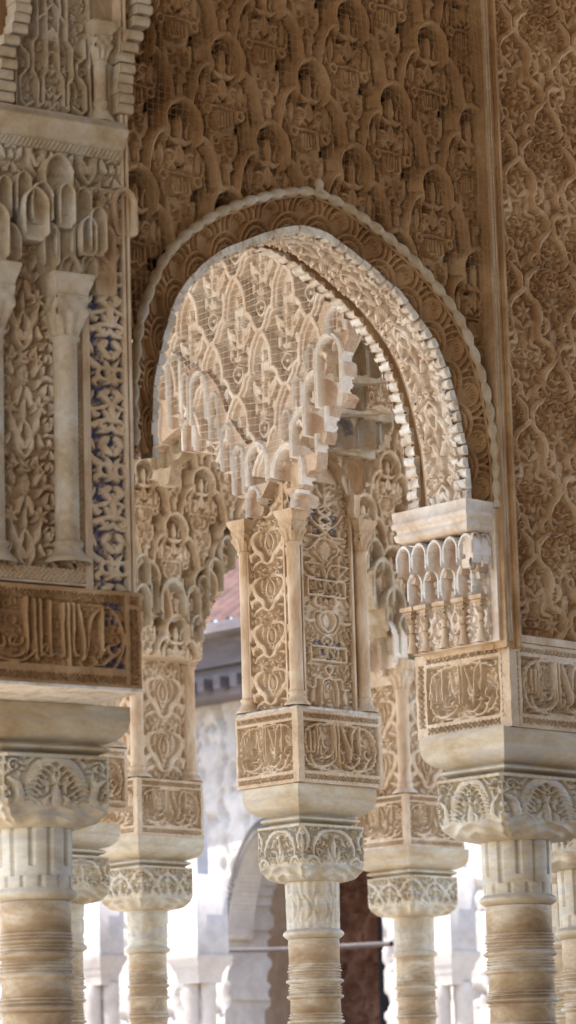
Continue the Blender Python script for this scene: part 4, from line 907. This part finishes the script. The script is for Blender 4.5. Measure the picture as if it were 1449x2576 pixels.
# leaf frieze, rope, cornice
zf0, zf1 = Lab(160, 520, SETB)[1], Lab(160, 385, SETB)[1]
m = MB(); panel(m, PLo(SETB-.02), W0, zf0, aB1, zf1, lambda A, B: tile_at(LEAF, A*.95+.03, B*.8), .024, .0027); m.build('leaf_frieze', GREY, lw)
Rr = Rel(.012, .02, 900, False, True); Rr.H[:] = .1; Rr.stroke([(0, 0), (.012, .02)], .003, 1, sm=False)
z2 = Lab(160, 362, SETB)[1]
m = MB(); panel(m, PLo(SETB+.004), W0, zf1, aB1, z2, relf(Rr, 0, zf1), .006, .0025, mask=lambda A, B: A < 9, back=.03); m.build('rope_moulding', GREY, lw)
z3 = Lab(160, 312, SETB)[1]; z4 = Lab(160, 290, SETB)[1]
m = MB(); prof = [(0, z2), (.008, z2+.002), (.012, z2+.01), (.02, z2+(z3-z2)*.5), (.034, z3-.006), (.036, z3), (.03, z3+.002), (.028, z3+.012), (.02, z3+.014), (.016, z4)]
pp = np.array(prof); t = np.linspace(W0, aB1+.006, 12)
m.grid(OL+t[None, :, None]*UL+(SETB+pp[:, :1, None])*NLv+pp[:, 1][:, None, None]*Zv)
m.box((W0, -SETB-.012, z4-.002), (aB1, -SETB+.05, z4), UL, AYL, OL); m.build('cornice', GREY, lw)
# upper bay: kufic panel, slim columns, scalloped arch
k0, k1 = Lab(45, 200, SETB)[0], Lab(236, 200, SETB)[0]; kz = z4+.001
m = MB(); panel(m, PLo(SETB-.038), k0, kz, k1, kz+.36, lambda A, B: sample(KUFIC.H, (A-k0)/(k1-k0)*(KUFIC.nx-1), (B-kz)/.36*(KUFIC.ny-1), False), .026, .0027)
m.build('kufic_panel', GREY, lw)
lbox('upper_field', k1, kz, aB1, 5.6, SETB-.06, SETB-.03, GREY)
colonnette(lw, *lxy(Lab(257, 200, SETB)[0], SETB-.012), kz, Lab(257, 60, SETB)[1], .017, .10, GREY, True, UL, AYL, name='colonnette')
colonnette(lw, *lxy(Lab(283, 200, SETB)[0], SETB-.03), kz, Lab(257, 60, SETB)[1], .014, .10, GREY, True, UL, AYL, name='colonnette')
def scallops(L, w, d0, d1, name):
    m = MB(); R = random.Random(5)
    for i, ((xa, ya), (xb, yb)) in enumerate(zip(L[:-1], L[1:])):
        n = max(1, int(abs(yb-ya)/24))
        for j in range(n):
            f = (j+.5)/n; a, b = Lab(xa+(xb-xa)*f, ya+(yb-ya)*f, SETB); h = .0128; e = R.uniform(-.004, .004)+.005*math.sin(j*2.2+i)
            ph = np.linspace(-pi/2, pi/2, 7); pts = np.stack([np.full(7, 0.), .006*np.cos(ph), h*np.sin(ph)], -1)
            P = np.zeros((7, 2, 3)); 
            for q, aa in enumerate((a-w/2+e, a+w/2+e)): P[:, q] = OL+UL*aa+Zv*(b+pts[:, 2:3])+NLv*(SETB+d1+pts[:, 1:2])
            m.grid(P); m.box((a-w/2+e, -SETB-d1, b-h), (a+w/2+e, -SETB-d0, b+h), UL, AYL, OL)
    m.build(name, WHITE if False else GREY, lw)
scallops([(358, -60), (350, 40), (322, 110), (305, 190), (308, 290)], .042, -.03, .018, 'scalloped_arch_edge')
scallops([(60, -60), (40, 60), (8, 150), (6, 290)], .042, -.03, .018, 'scalloped_arch_edge')
# ------------------------------------------------------------------ near columns
def rpx(half, d): return half/FPX*d
column('right marble column with fluted neck and fan carved capital, whole shaft in view', (7.058, 6.400), z0, rpx(82, 9.55), (.185, .127), (.215, .166), 1, 'flute', .88, ioff=(0, 0))
cL = at(91, 2400, 8.3)
column('left marble column with wide scroll carved capital and fluted neck, nearest to the camera', (cL[0], cL[1]), zlo-.006, rpx(89, 8.3), (.15, .12), (.25, .15), 1, 'flute', .88, UL, AYL, (-.05, 0))
column('slim marble column cut by the right edge of the picture, fluted neck', at(1493, 2400, 10.0)[:2], 2.80, rpx(78, 10.0), (.15, .15), (.19, .17), 1, 'flute', 1.0)
column('shaded marble column mostly hidden behind the right hand column', at(1452, 2400, 10.5)[:2], 2.80, rpx(76, 10.5), (.15, .15), (.19, .17), 1, 'flute', 1.0)
# ------------------------------------------------------------------ centre pier with its column
CX, CY = 8.32, 8.596; CZ0, CZ1 = 2.966, 3.237; CW, CD = .437, .335
cp = thing('carved_pier', 'centre stucco pier with colonnettes, carved panels and stalactite arches over its inscription block', 'pier', None, (CX, CY, 0))
inscribed_block(cp, CX, CY, CX+CW, CY+CD, CZ0, CZ1, CALC, CALL_, .012)
column('centre marble column with flame carved neck and scrolled capital, under the sunlit pier', (8.535, 8.765), CZ0, rpx(64, 12.15), (.158, .118), (.203, .150), 0, 'flame', 1.0)
zct = on_x(700, 1215, CX+.03)[2]
boxobj('pier_core', (CX+.06, CY+.055, CZ1), (CX+CW-.045, CY+CD-.03, 4.6), STUC, cp)
m = MB(); panel(m, side(CX+.060), -(CY+CD-.035), CZ1+.012, -(CY+.05), zct+.03, relf(PIER, -(CY+CD/2+.0)-.095+.0, CZ1+.02), .028, .0026); m.build('carved_panel', STUC, cp)
zcr = CZ1+.875
m = MB(); panel(m, front(CY+.055), CX+.08, CZ1+.01, CX+CW-.105, zcr, lambda A, B: sample(CART.H, (A-CX-.08)/(CW-.185)*(CART.nx-1), (B-CZ1-.01)/(zcr-CZ1-.01)*(CART.ny-1), False), .023, .0026,
    paint=lambda A, B, H: .8*(H < .3)*((np.abs(B-(CZ1+.47)) < .045)|(np.abs(B-(CZ1+.23)) < .045)|(np.abs(B-(CZ1+.72)) < .05))*(np.abs(A-CX-CW/2+.01) < .075)); m.build('carved_panel', STUC, cp)
m = MB()
for a, b in ((.070, .079), (CW-.104, CW-.095)): m.box((CX+a, CY+.028, CZ1+.002), (CX+b, CY+.06, zcr+.03))
m.box((CX+.028, CY+.075, CZ1+.002), (CX+.06, CY+.083, zct)); m.box((CX+.028, CY+CD-.062, CZ1+.002), (CX+.06, CY+CD-.055, zct)); m.build('panel_fillet', COLO, cp)
m = MB(); sq_sweep(m, V3(CX+CW/2, CY+CD/2, 0), V3(1, 0, 0), V3(0, 1, 0), CW/2-.004, CD/2-.004, [(-.03, CZ1+.016), (-.004, CZ1+.012), (0, CZ1+.001)], 20, .002); m.build('block_ledge', WHITE, cp)
zk = on_x(760, 1278, CX+.03)[2]
for x, y in ((.036, .036), (.040, CD-.036), (CW-.045, .040)): colonnette(cp, CX+x, CY+y, CZ1+.014, zk, .0255, .118, COLO)
# stalactites: tiers stepping out towards the viewer
pS = side(CX)
main = [(75, 735), (150, 728), (210, 785), (250, 822), (305, 818), (370, 895), (420, 1025), (480, 1125), (520, 1180), (560, 1155), (625, 1165), (660, 1110), (700, 985), (740, 895), (790, 775), (850, 610), (900, 480), (1010, 480), (1008, 640), (985, 760), (1000, 800), (975, 930), (940, 960), (925, 1010), (905, 1130), (885, 1180), (870, 1160), (850, 1290), (812, 1320), (775, 1440), (770, 1490),
        (735, 1485), (722, 1440), (690, 1375), (640, 1345), (612, 1390), (590, 1440), (560, 1520), (518, 1530), (512, 1450), (480, 1442), (455, 1420), (440, 1330), (402, 1312), (395, 1195), (345, 1170), (330, 1060), (270, 1090), (230, 1085), (212, 1062), (150, 1045), (142, 1025), (92, 965), (85, 900)]
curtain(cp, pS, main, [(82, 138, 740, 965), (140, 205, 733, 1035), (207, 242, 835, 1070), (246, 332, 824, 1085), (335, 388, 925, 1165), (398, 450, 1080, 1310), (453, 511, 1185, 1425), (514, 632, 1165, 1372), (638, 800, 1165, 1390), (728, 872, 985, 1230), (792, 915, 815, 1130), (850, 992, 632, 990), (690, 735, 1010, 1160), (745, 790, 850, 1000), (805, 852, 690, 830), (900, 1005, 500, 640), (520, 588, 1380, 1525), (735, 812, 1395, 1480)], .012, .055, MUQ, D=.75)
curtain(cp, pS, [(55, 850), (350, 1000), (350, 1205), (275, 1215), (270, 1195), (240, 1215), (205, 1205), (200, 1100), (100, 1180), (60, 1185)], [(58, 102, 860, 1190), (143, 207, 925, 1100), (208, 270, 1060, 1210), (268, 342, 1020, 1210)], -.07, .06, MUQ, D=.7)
curtain(cp, pS, [(40, 1050), (205, 1050), (205, 1205), (188, 1245), (155, 1270), (138, 1365), (92, 1382), (85, 1350), (40, 1350), (62, 1310)], [(62, 100, 1120, 1300), (104, 152, 1085, 1290), (155, 203, 1085, 1220)], -.13, .06, GREY, D=.6, blue=(0, 1))
for yo, ol, cells, bl in ((-.002, [(770, 1130), (1190, 1130), (1188, 1195), (1150, 1232), (1138, 1300), (1120, 1372), (1080, 1395), (1064, 1440), (1066, 1530), (1040, 1530), (1030, 1430), (990, 1330), (930, 1250), (905, 1240), (860, 1300), (830, 1350), (800, 1420), (770, 1480)], [(866, 955, 1205, 1390), (975, 1078, 1210, 1420), (1082, 1150, 1200, 1370), (800, 862, 1200, 1330)], (0, 1)),
                        (-.085, [(830, 990), (1245, 1015), (1246, 1042), (1215, 1080), (1202, 1130), (1188, 1195), (1110, 1210), (860, 1195), (800, 1200)], [(925, 1030, 1035, 1205), (1040, 1142, 1035, 1215), (845, 920, 1040, 1195), (1146, 1215, 1050, 1190)], (0,)),
                        (-.165, [(860, 830), (1240, 850), (1240, 1018), (900, 1012)], [(975, 1082, 845, 1010), (900, 972, 850, 1005)], ()),
                        (-.235, [(900, 560), (1240, 600), (1240, 860), (920, 850)], [(1000, 1085, 650, 840), (1088, 1150, 690, 855), (925, 998, 660, 850)], (1,))):
    curtain(cp, front(CY+yo), ol, cells, 0., .14, COLO if yo > -.05 else GREY, D=.5, blue=bl, amin=CX+.045)
m = MB()
def tier(x0p, x1p, ytp, ybp, yy, th):
    a = on_y(x0p, ybp, yy); b = on_y(x1p, ytp, yy); m.box((max(a[0], CX+.12), yy+.012, a[2]), (b[0], yy+th, b[2]))
tier(790, 945, 1000, 1125, CY-.05, .3); tier(830, 985, 900, 1030, CY-.13, .4); tier(850, 1000, 800, 945, CY-.2, .45); tier(870, 1040, 640, 800, CY-.27, .5)
m.build('stalactite_body', GREY, cp)
pq = front(CY-.18); a = pq.ab(920, 1026); b = pq.ab(985, 944)
m = MB(); panel(m, pq, a[0], a[1], b[0], b[1], lambda A, B: sample(CAPS[0].H, (A-a[0])/(b[0]-a[0])*(CAPS[0].nx-1), (B-a[1])/(b[1]-a[1])*(CAPS[0].ny-1), False), .012, .0024, mask=lambda A, B: A < 99, back=.03, paint=lambda A, B, H: .9*((A < a[0]+.012) | ((np.abs(A-(a[0]+b[0])/2) < .012) & (H > .5)))); m.build('stalactite_panel', COLO, cp)
# sunlit tracery above, with cavity
npoly = [(372, 560), (384, 975), (425, 990), (455, 1035), (500, 1080), (535, 1150), (590, 1200), (675, 1200), (735, 1150), (785, 1030), (820, 920), (880, 800), (960, 640), (960, 560)]
nw = np.array([pS.ab(*p) for p in npoly])
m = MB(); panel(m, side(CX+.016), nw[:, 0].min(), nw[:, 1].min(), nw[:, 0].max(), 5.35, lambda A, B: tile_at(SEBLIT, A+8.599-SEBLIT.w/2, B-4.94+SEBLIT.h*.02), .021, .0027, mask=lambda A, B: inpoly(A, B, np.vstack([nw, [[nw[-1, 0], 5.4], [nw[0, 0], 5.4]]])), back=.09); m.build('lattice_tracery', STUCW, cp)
boxobj('arch_core', (CX+.10, CY-.35, 4.62), (CX+CW, 9.62, 5.45), STUC, cp)
m = MB()
for p0, p1, zb_, in (((9.20), 9.62, 4.55), (9.05, 9.2, 4.45), (8.86, 9.05, 4.3)): m.box((CX+.10, p0, zb_), (CX+CW-.02, p1, 4.62))
m.build('arch_core', STUC, cp)
# ------------------------------------------------------------------ bird nets
def net(name, label, P0f, a0, a1, b0, b1, stp, r, seed, mat, keep, amp):
    R = np.random.default_rng(seed); m = MB()
    ph = R.uniform(0, 6, 6)
    def sag(a, b): return amp*(np.sin(a*9+ph[0])*np.sin(b*7+ph[1])+.5*np.sin(a*23+b*17+ph[2])), stp*.5*np.sin(a*6+b*5+ph[3]), stp*.6*np.sin(a*5-b*8+ph[4])
    def run(A, B):
        d, da, db = sag(A, B); ok = keep(A, B)
        P = P0f(A+da, B+db, d); i = 0; n = len(A)
        while i < n-1:
            if not ok[i]: i += 1; continue
            j = i
            while j < n and ok[j]: j += 1
            if j-i > 2: m.tube(P[i:j], r, 3, False)
            i = j
    for a in np.arange(a0, a1, stp): B = np.arange(b0, b1, .012); run(np.full(len(B), a), B)
    for b in np.arange(b0, b1, stp): A = np.arange(a0, a1, .012); run(A, np.full(len(A), b))
    return tag(m.build(name, mat), label, 'net')
plN = side(CX-.055)
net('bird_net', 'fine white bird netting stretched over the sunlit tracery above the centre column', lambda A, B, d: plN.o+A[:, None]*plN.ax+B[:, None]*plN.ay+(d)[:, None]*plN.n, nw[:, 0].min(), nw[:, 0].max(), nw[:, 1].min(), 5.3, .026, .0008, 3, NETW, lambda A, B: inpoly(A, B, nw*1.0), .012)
plB = front(YA-.03)
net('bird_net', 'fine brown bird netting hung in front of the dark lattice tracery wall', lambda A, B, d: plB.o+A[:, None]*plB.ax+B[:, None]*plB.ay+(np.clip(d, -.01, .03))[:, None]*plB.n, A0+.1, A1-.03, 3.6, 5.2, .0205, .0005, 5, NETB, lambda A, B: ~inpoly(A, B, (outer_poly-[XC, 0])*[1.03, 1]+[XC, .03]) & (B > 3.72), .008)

# ------------------------------------------------------------------ piers and arcade further back
CALB = t_call(True, .44, .27, 8, False); Y2 = 11.80
ar = thing('rear_arcade_wall', 'blurred pale lattice wall with stalactite arch between the two rear piers', 'wall', None, (11, Y2, 0))
pr = front(Y2+.02)
op = [(500, 1900), (505, 1640), (515, 1570), (545, 1500), (560, 1445), (590, 1400), (622, 1330), (700, 1180), (800, 1130), (880, 1250), (925, 1400), (950, 1490), (985, 1600), (1000, 1680), (1000, 1900)]
opw = np.array([pr.ab(*p) for p in op]); lo = pr.ab(300, 1640); hi = pr.ab(1130, 900)
m = MB(); panel(m, pr, lo[0], lo[1], hi[0], 6.1, lambda A, B: tile_at(SEBKA, A*.86+.03, B*.86+.06), .022, .006, mask=lambda A, B: ~inpoly(A, B, opw), back=.3); m.build('lattice_tracery', STUC, ar)
m = MB(); X, B = np.meshgrid(np.linspace(lo[0], hi[0], 80), np.linspace(lo[1], 6.1, 90)); mk = ~inpoly(X, B, opw); mk = mk[:-1, :-1] & mk[1:, 1:] & mk[1:, :-1] & mk[:-1, 1:]
m.grid(np.stack([X, np.full(X.shape, Y2+.3), B], -1), mk); m.grid(np.stack([X, np.full(X.shape, Y2+.07), B], -1), mk); m.build('wall_core', STUC, ar)
A_ = [(338, 380, 1465, 1580), (380, 402, 1450, 1550), (400, 470, 1450, 1560), (468, 505, 1470, 1580), (500, 528, 1445, 1560), (482, 512, 1545, 1618), (520, 562, 1400, 1495), (552, 592, 1345, 1440), (590, 630, 1300, 1400), (338, 378, 1390, 1480)]
B_ = [(920, 965, 1350, 1440), (935, 992, 1400, 1530), (968, 1022, 1470, 1600), (1000, 1050, 1535, 1665), (1045, 1075, 1600, 1700), (905, 935, 1290, 1400)]
niches(ar, pr, A_+B_, .05, T=.14, mat=GREY, D=.06, rim=.3, taper=.5, res=.006)
L2 = [(925, 960, 1480, 1600), (950, 992, 1560, 1680), (930, 960, 1600, 1700)]
niches(ar, side(12.10), L2, 0, T=.1, mat=STUCW, D=.05, taper=.4, res=.006)
def rear_pier(label, x, y, w, d, z0_, z1_, ztp, shade=None):
    T = thing('carved_pier', label, 'pier', 'stucco piers further back', (x, y, 0))
    inscribed_block(T, x, y, x+w, y+d, z0_, z1_, CALB, CALB, .012, res=.005)
    boxobj('pier_core', (x+.06, y+.06, z1_), (x+w-.06, y+d-.05, ztp), STUC, T)
    m = MB(); panel(m, front(y+.058), x+.07, z1_+.01, x+w-.075, ztp, relf(PIER, x+w/2-.095*1.3, z1_+.02, 1/1.3, 1/1.5), .022, .005); m.build('carved_panel', STUC, T)
    m = MB(); panel(m, side(x+.058), -(y+d-.07), z1_+.01, -(y+.08), ztp, relf(PIER, -(y+d/2)-.095*1.2, z1_+.02, 1/1.2, 1/1.5), .022, .005); m.build('carved_panel', STUC, T)
    for a, b in ((.045, .045), (.045, d-.045), (w-.045, .045)): colonnette(T, x+a, y+b, z1_+.004, ztp-.03, .034, .15, COLO)
    return T
c2 = at(347, 2098, 15.8); c3 = at(1024.5, 2127, 16.9)
t2 = on_y(440, 1580, c2[1])[2]; t3 = on_y(1060, 1650, c3[1])[2]
rear_pier('pier behind the left column, its brown face carved with vines between two pale colonnettes', c2[0], c2[1], .43, .40, c2[2], c2[2]+.275, t2)
rear_pier('pier seen between the centre and right columns, one face glaring in the sun', c3[0], c3[1], .43, .40, c3[2], c3[2]+.27, t3)
c4 = at(323, 2040, 14.0); t4 = c4[2]+.27+.75
rear_pier('pier almost wholly hidden behind the left column, only its carved edge showing', c4[0]-.43, c4[1], .43, .38, c4[2], c4[2]+.265, t4)
G2 = 'marble columns of the rear arcade'
column('rear marble column with flame carved neck, just right of the left column', (c2[0]+.215, c2[1]+.19), c2[2], rpx(46.5, 16.3), (.165, .155), (.215, .19), 2, 'flame', 1.0, group=G2, fine=False)
column('rear marble column with flame carved neck, between the centre and right columns', (c3[0]+.225, c3[1]+.19), c3[2], rpx(47.5, 17.3), (.17, .16), (.225, .2), 2, 'flame', 1.0, group=G2, fine=False)
c4c = at(154, 2400, 14.4)
column('marble column half hidden behind the left column, only its right side visible', (c4c[0], c4c[1]), c4[2], rpx(55, 14.4), (.16, .15), (.20, .18), 0, 'flame', 1.0, group=G2, fine=False)
# lit pier fragment left of the rear pier
q = at(345, 1990, 20.0)
rear_pier('bright sunlit pier fragment peeping out between the left pier and the one behind', q[0]-.03, q[1]+.2, .5, .6, q[2]-.1, q[2]+.25, q[2]+1.2)

# ------------------------------------------------------------------ far side of the court
X0 = at(600, 2000, 30)[0]
fw = thing('court_gallery', 'dazzling white blurred gallery wall with an arch, far across the court', 'building', None, (X0, 16, 0))
pf = side(X0); fo = [(575, 2700), (578, 2350), (582, 2290), (600, 2200), (625, 2130), (660, 2080), (715, 2060), (800, 2060), (900, 2110), (960, 2200), (975, 2700)]
fop = np.array([pf.ab(*p) for p in fo]); lf = pf.ab(-60, 2500)[0]; rt_ = pf.ab(1700, 2500)[0]; ztop_f = pf.ab(600, 1750)[1]
def hfar(A, B): return tile_at(SEBKA, A*.5, B*.5)*.5
A, B = np.meshgrid(np.linspace(lf, rt_, 260), np.linspace(0, ztop_f, 130)); H = hfar(A, B); mk = ~inpoly(A, B, fop); mk = mk[:-1, :-1] & mk[1:, 1:] & mk[1:, :-1] & mk[:-1, 1:]
m = MB(); m.grid(pf.o+A[..., None]*pf.ax+B[..., None]*pf.ay+(H*.03)[..., None]*pf.n, mk, back=V3(.5, 0, 0)); m.build('gallery_wall', FARW, fw)
m = MB(); ed = smooth_pts(fop[1:10], 8)
for i in range(len(ed)): 
    a, b = ed[i]; m.tube([[X0-.05, -a, b], [X0+.25, -a, b]], .055, 6, False)
m.build('arch_edging', FARW, fw)
bk = MB(); bk.box((X0+2.2, -rt_-4, 0), (X0+2.4, -lf+6, ztop_f+.2)); bk.build('inner_wall', PINK, fw)
pd = side(X0+2.18); d0 = pd.ab(850, 2500)[0]; d1 = pd.ab(978, 2500)[0]; dz = pd.ab(900, 2080)[1]
m = MB(); panel(m, side(X0+2.15), d0, 0, d1, dz, lambda A, B: tile_at(VINE, A*.3, B*.3)+.0, .06, .03, mask=lambda A, B: A < 99, back=.1); d = m.build('door', DOOR, fw, 'tall brown carved wooden door')
m = MB(); m.box((X0+2.05, -d1-.07, 0), (X0+2.17, -d1-.005, dz)); m.build('door_frame', DARK, d)
bx = MB(); d2 = pd.ab(1200, 2500)[0]; d3 = pd.ab(1300, 2500)[0]; z_ = pd.ab(1250, 2430)[1]; bx.box((X0+2.1, -d3, 0), (X0+2.19, -d2, z_)); bx.build('dark_doorway', DARK, fw)
# eaves and roof
g0 = side(X0-.35)
zr0, zr1, zr2 = g0.ab(560, 1750)[1], g0.ab(560, 1592)[1], g0.ab(560, 1450)[1]
r = thing('tiled_roof', 'red tiled roof with weathered timber eaves, blurred between the rear and centre piers', 'roof', None, (X0-.3, 20, 0))
ya, yb = -rt_-2, -lf+2
m = MB(); m.box((X0-.35, ya, zr0), (X0+.2, yb, zr0+(zr1-zr0)*.45)); m.box((X0-.42, ya, zr0+(zr1-zr0)*.46), (X0+.2, yb, zr1-.02)); m.box((X0-.66, ya, zr1-.05), (X0+.2, yb, zr1+.04)); m.build('eaves_beam', WOOD, r)
ye0, ye1 = sorted((-g0.ab(660, 1650)[0], -g0.ab(430, 1650)[0]))
for yy in np.arange(ye0, ye1, .22): boxobj('rafter', (X0-.47, yy, zr0+.05), (X0-.352, yy+.09, zr0+.16), WOOD, r)
ny_ = int((yb-ya)/.03); Yg = np.linspace(ya, yb, ny_); U = np.linspace(0, 1, 30)
YY, UU = np.meshgrid(Yg, U, indexing='xy'); ZZ = zr1+UU*(zr2-zr1)*2.6+.07*np.abs(np.sin(YY/.2*pi))+.02*((UU*9) % 1); XX = X0-.62+UU*2.2
m = MB(); m.grid(np.stack([XX, YY, ZZ], -1)); m.build('roof_tiles', TILE, r)
# far paired columns with capitals
G3 = 'paired columns of the far gallery'
def far_pair(label, xs, d, ytop, ycap, wcap, hw):
    base = at(xs[0], ycap, d); T = thing('paired_columns', label, 'column', G3, (base[0], base[1], 0))
    pz = lambda y: at(xs[0], y, d)[2]
    zc1, zc0 = pz(ytop), pz(ycap); mid = at(sum(xs)/len(xs), ycap, d); w = wcap/FPX*d
    m = MB(); sq_sweep(m, V3(mid[0], mid[1], 0), V3(1, 0, 0), V3(0, 1, 0), w*.62, w*.62, [(-.12*w, zc0), (-.02, zc0+(zc1-zc0)*.35), (0, zc0+(zc1-zc0)*.55), (.0, zc0+(zc1-zc0)*.6), (.14*w, zc0+(zc1-zc0)*.85), (.14*w, zc1)], 6); m.build('capital', FARW, T)
    m = MB(); sq_sweep(m, V3(mid[0], mid[1], 0), V3(1, 0, 0), V3(0, 1, 0), w*.68, w*.68, [(0, zc1+.002), (0, zc1+.6), (-.1, zc1+.62), (-.1, zc1+1.1)], 6); m.build('pier', FARW, T)
    for x in xs:
        p = at(x, ycap, d); m = MB(); m.lathe(p, [(hw/FPX*d, zc0+.02), (hw/FPX*d*1.1, zc0-.10), (hw/FPX*d, zc0-.12), (hw/FPX*d, 0)], 20); m.build('shaft', FARW, T)
far_pair('white paired columns low between the left rear column and the centre column', (482, 523), 25, 2405, 2475, 78, 20)
far_pair('faint white columns at lower left beside the half hidden column', (236, 278), 25.5, 2405, 2480, 60, 21)
far_pair('white paired columns low at right, beside the right hand column', (1108, 1165), 24, 2395, 2480, 70, 24)
m = MB(); m.tube([at(540, 2391, 26.5), at(700, 2389, 25.5), at(985, 2374, 24.5)], .02, 8); tag(m.build('tie_rod', IRON), 'thin dark iron tie rod crossing behind the centre column', 'rod')

# ------------------------------------------------------------------ ground, added roofs out of view, light
def slab(name, lo, hi, mat): o = boxobj(name, lo, hi, mat); o['kind'] = 'structure'; return o
slab('ground', (-60, -60, -.3), (120, 120, 0), FLOOR)
slab('added_ceiling', (-3, -5, 5.72), (9.2, 6.55, 5.9), CEIL); slab('added_ceiling', (3.85, 6.55, 5.72), (12.5, 13.4, 5.9), CEIL)  # slabs out of view; rear one added to keep direct sun off arcade
sc = boxobj('added_side_wall', (9.6, -5, 0), (9.9, 4.5, 3.4), STUCD); tag(sc, 'low stucco wall added outside the picture to limit light from the right', 'wall')  # added out of view; its height sets how much skylight enters from right
bw = boxobj('portico_wall', (-4, -5.3, 0), (9.6, -5, 5.7), STUCD); tag(bw, 'plain stucco wall behind the viewer, outside the picture', 'wall')
w = bpy.data.worlds.new('World'); scene.world = w; w.use_nodes = True; nt = w.node_tree
sky = nt.nodes.new('ShaderNodeTexSky'); sky.sky_type = 'NISHITA'; sky.sun_disc = False
SUN = V3(-.80, .34, .0); SUN /= np.linalg.norm(SUN); EL = radians(69); S = SUN*cos(EL)+Zv*sin(EL)
sky.sun_elevation = EL; sky.sun_rotation = math.atan2(SUN[0], SUN[1]); sky.dust_density = 1.5
bg = nt.nodes['Background']; bg.inputs['Strength'].default_value = .15; nt.links.new(sky.outputs[0], bg.inputs[0])
ld = bpy.data.lights.new('sun', 'SUN'); ld.energy = 3.0; ld.angle = radians(.5); ld.color = (1, .96, .91)
lo_ = bpy.data.objects.new('sun', ld); COL.objects.link(lo_)
from mathutils import Vector
lo_.rotation_euler = Vector(tuple(-S)).to_track_quat('-Z', 'Y').to_euler()
vs = scene.view_settings; scene.display_settings.display_device = 'sRGB'; vs.view_transform = 'Standard'; vs.look = 'None'; vs.gamma = 1; vs.exposure = 2.2
cy = scene.cycles; cy.use_denoising = True; cy.max_bounces = 8; cy.diffuse_bounces = 3; cy.glossy_bounces = 2; cy.sample_clamp_indirect = 6
try: cy.denoiser = 'OPENIMAGEDENOISE'; cy.denoising_input_passes = 'RGB_ALBEDO_NORMAL'; cy.denoising_prefilter = 'ACCURATE'
except Exception: pass
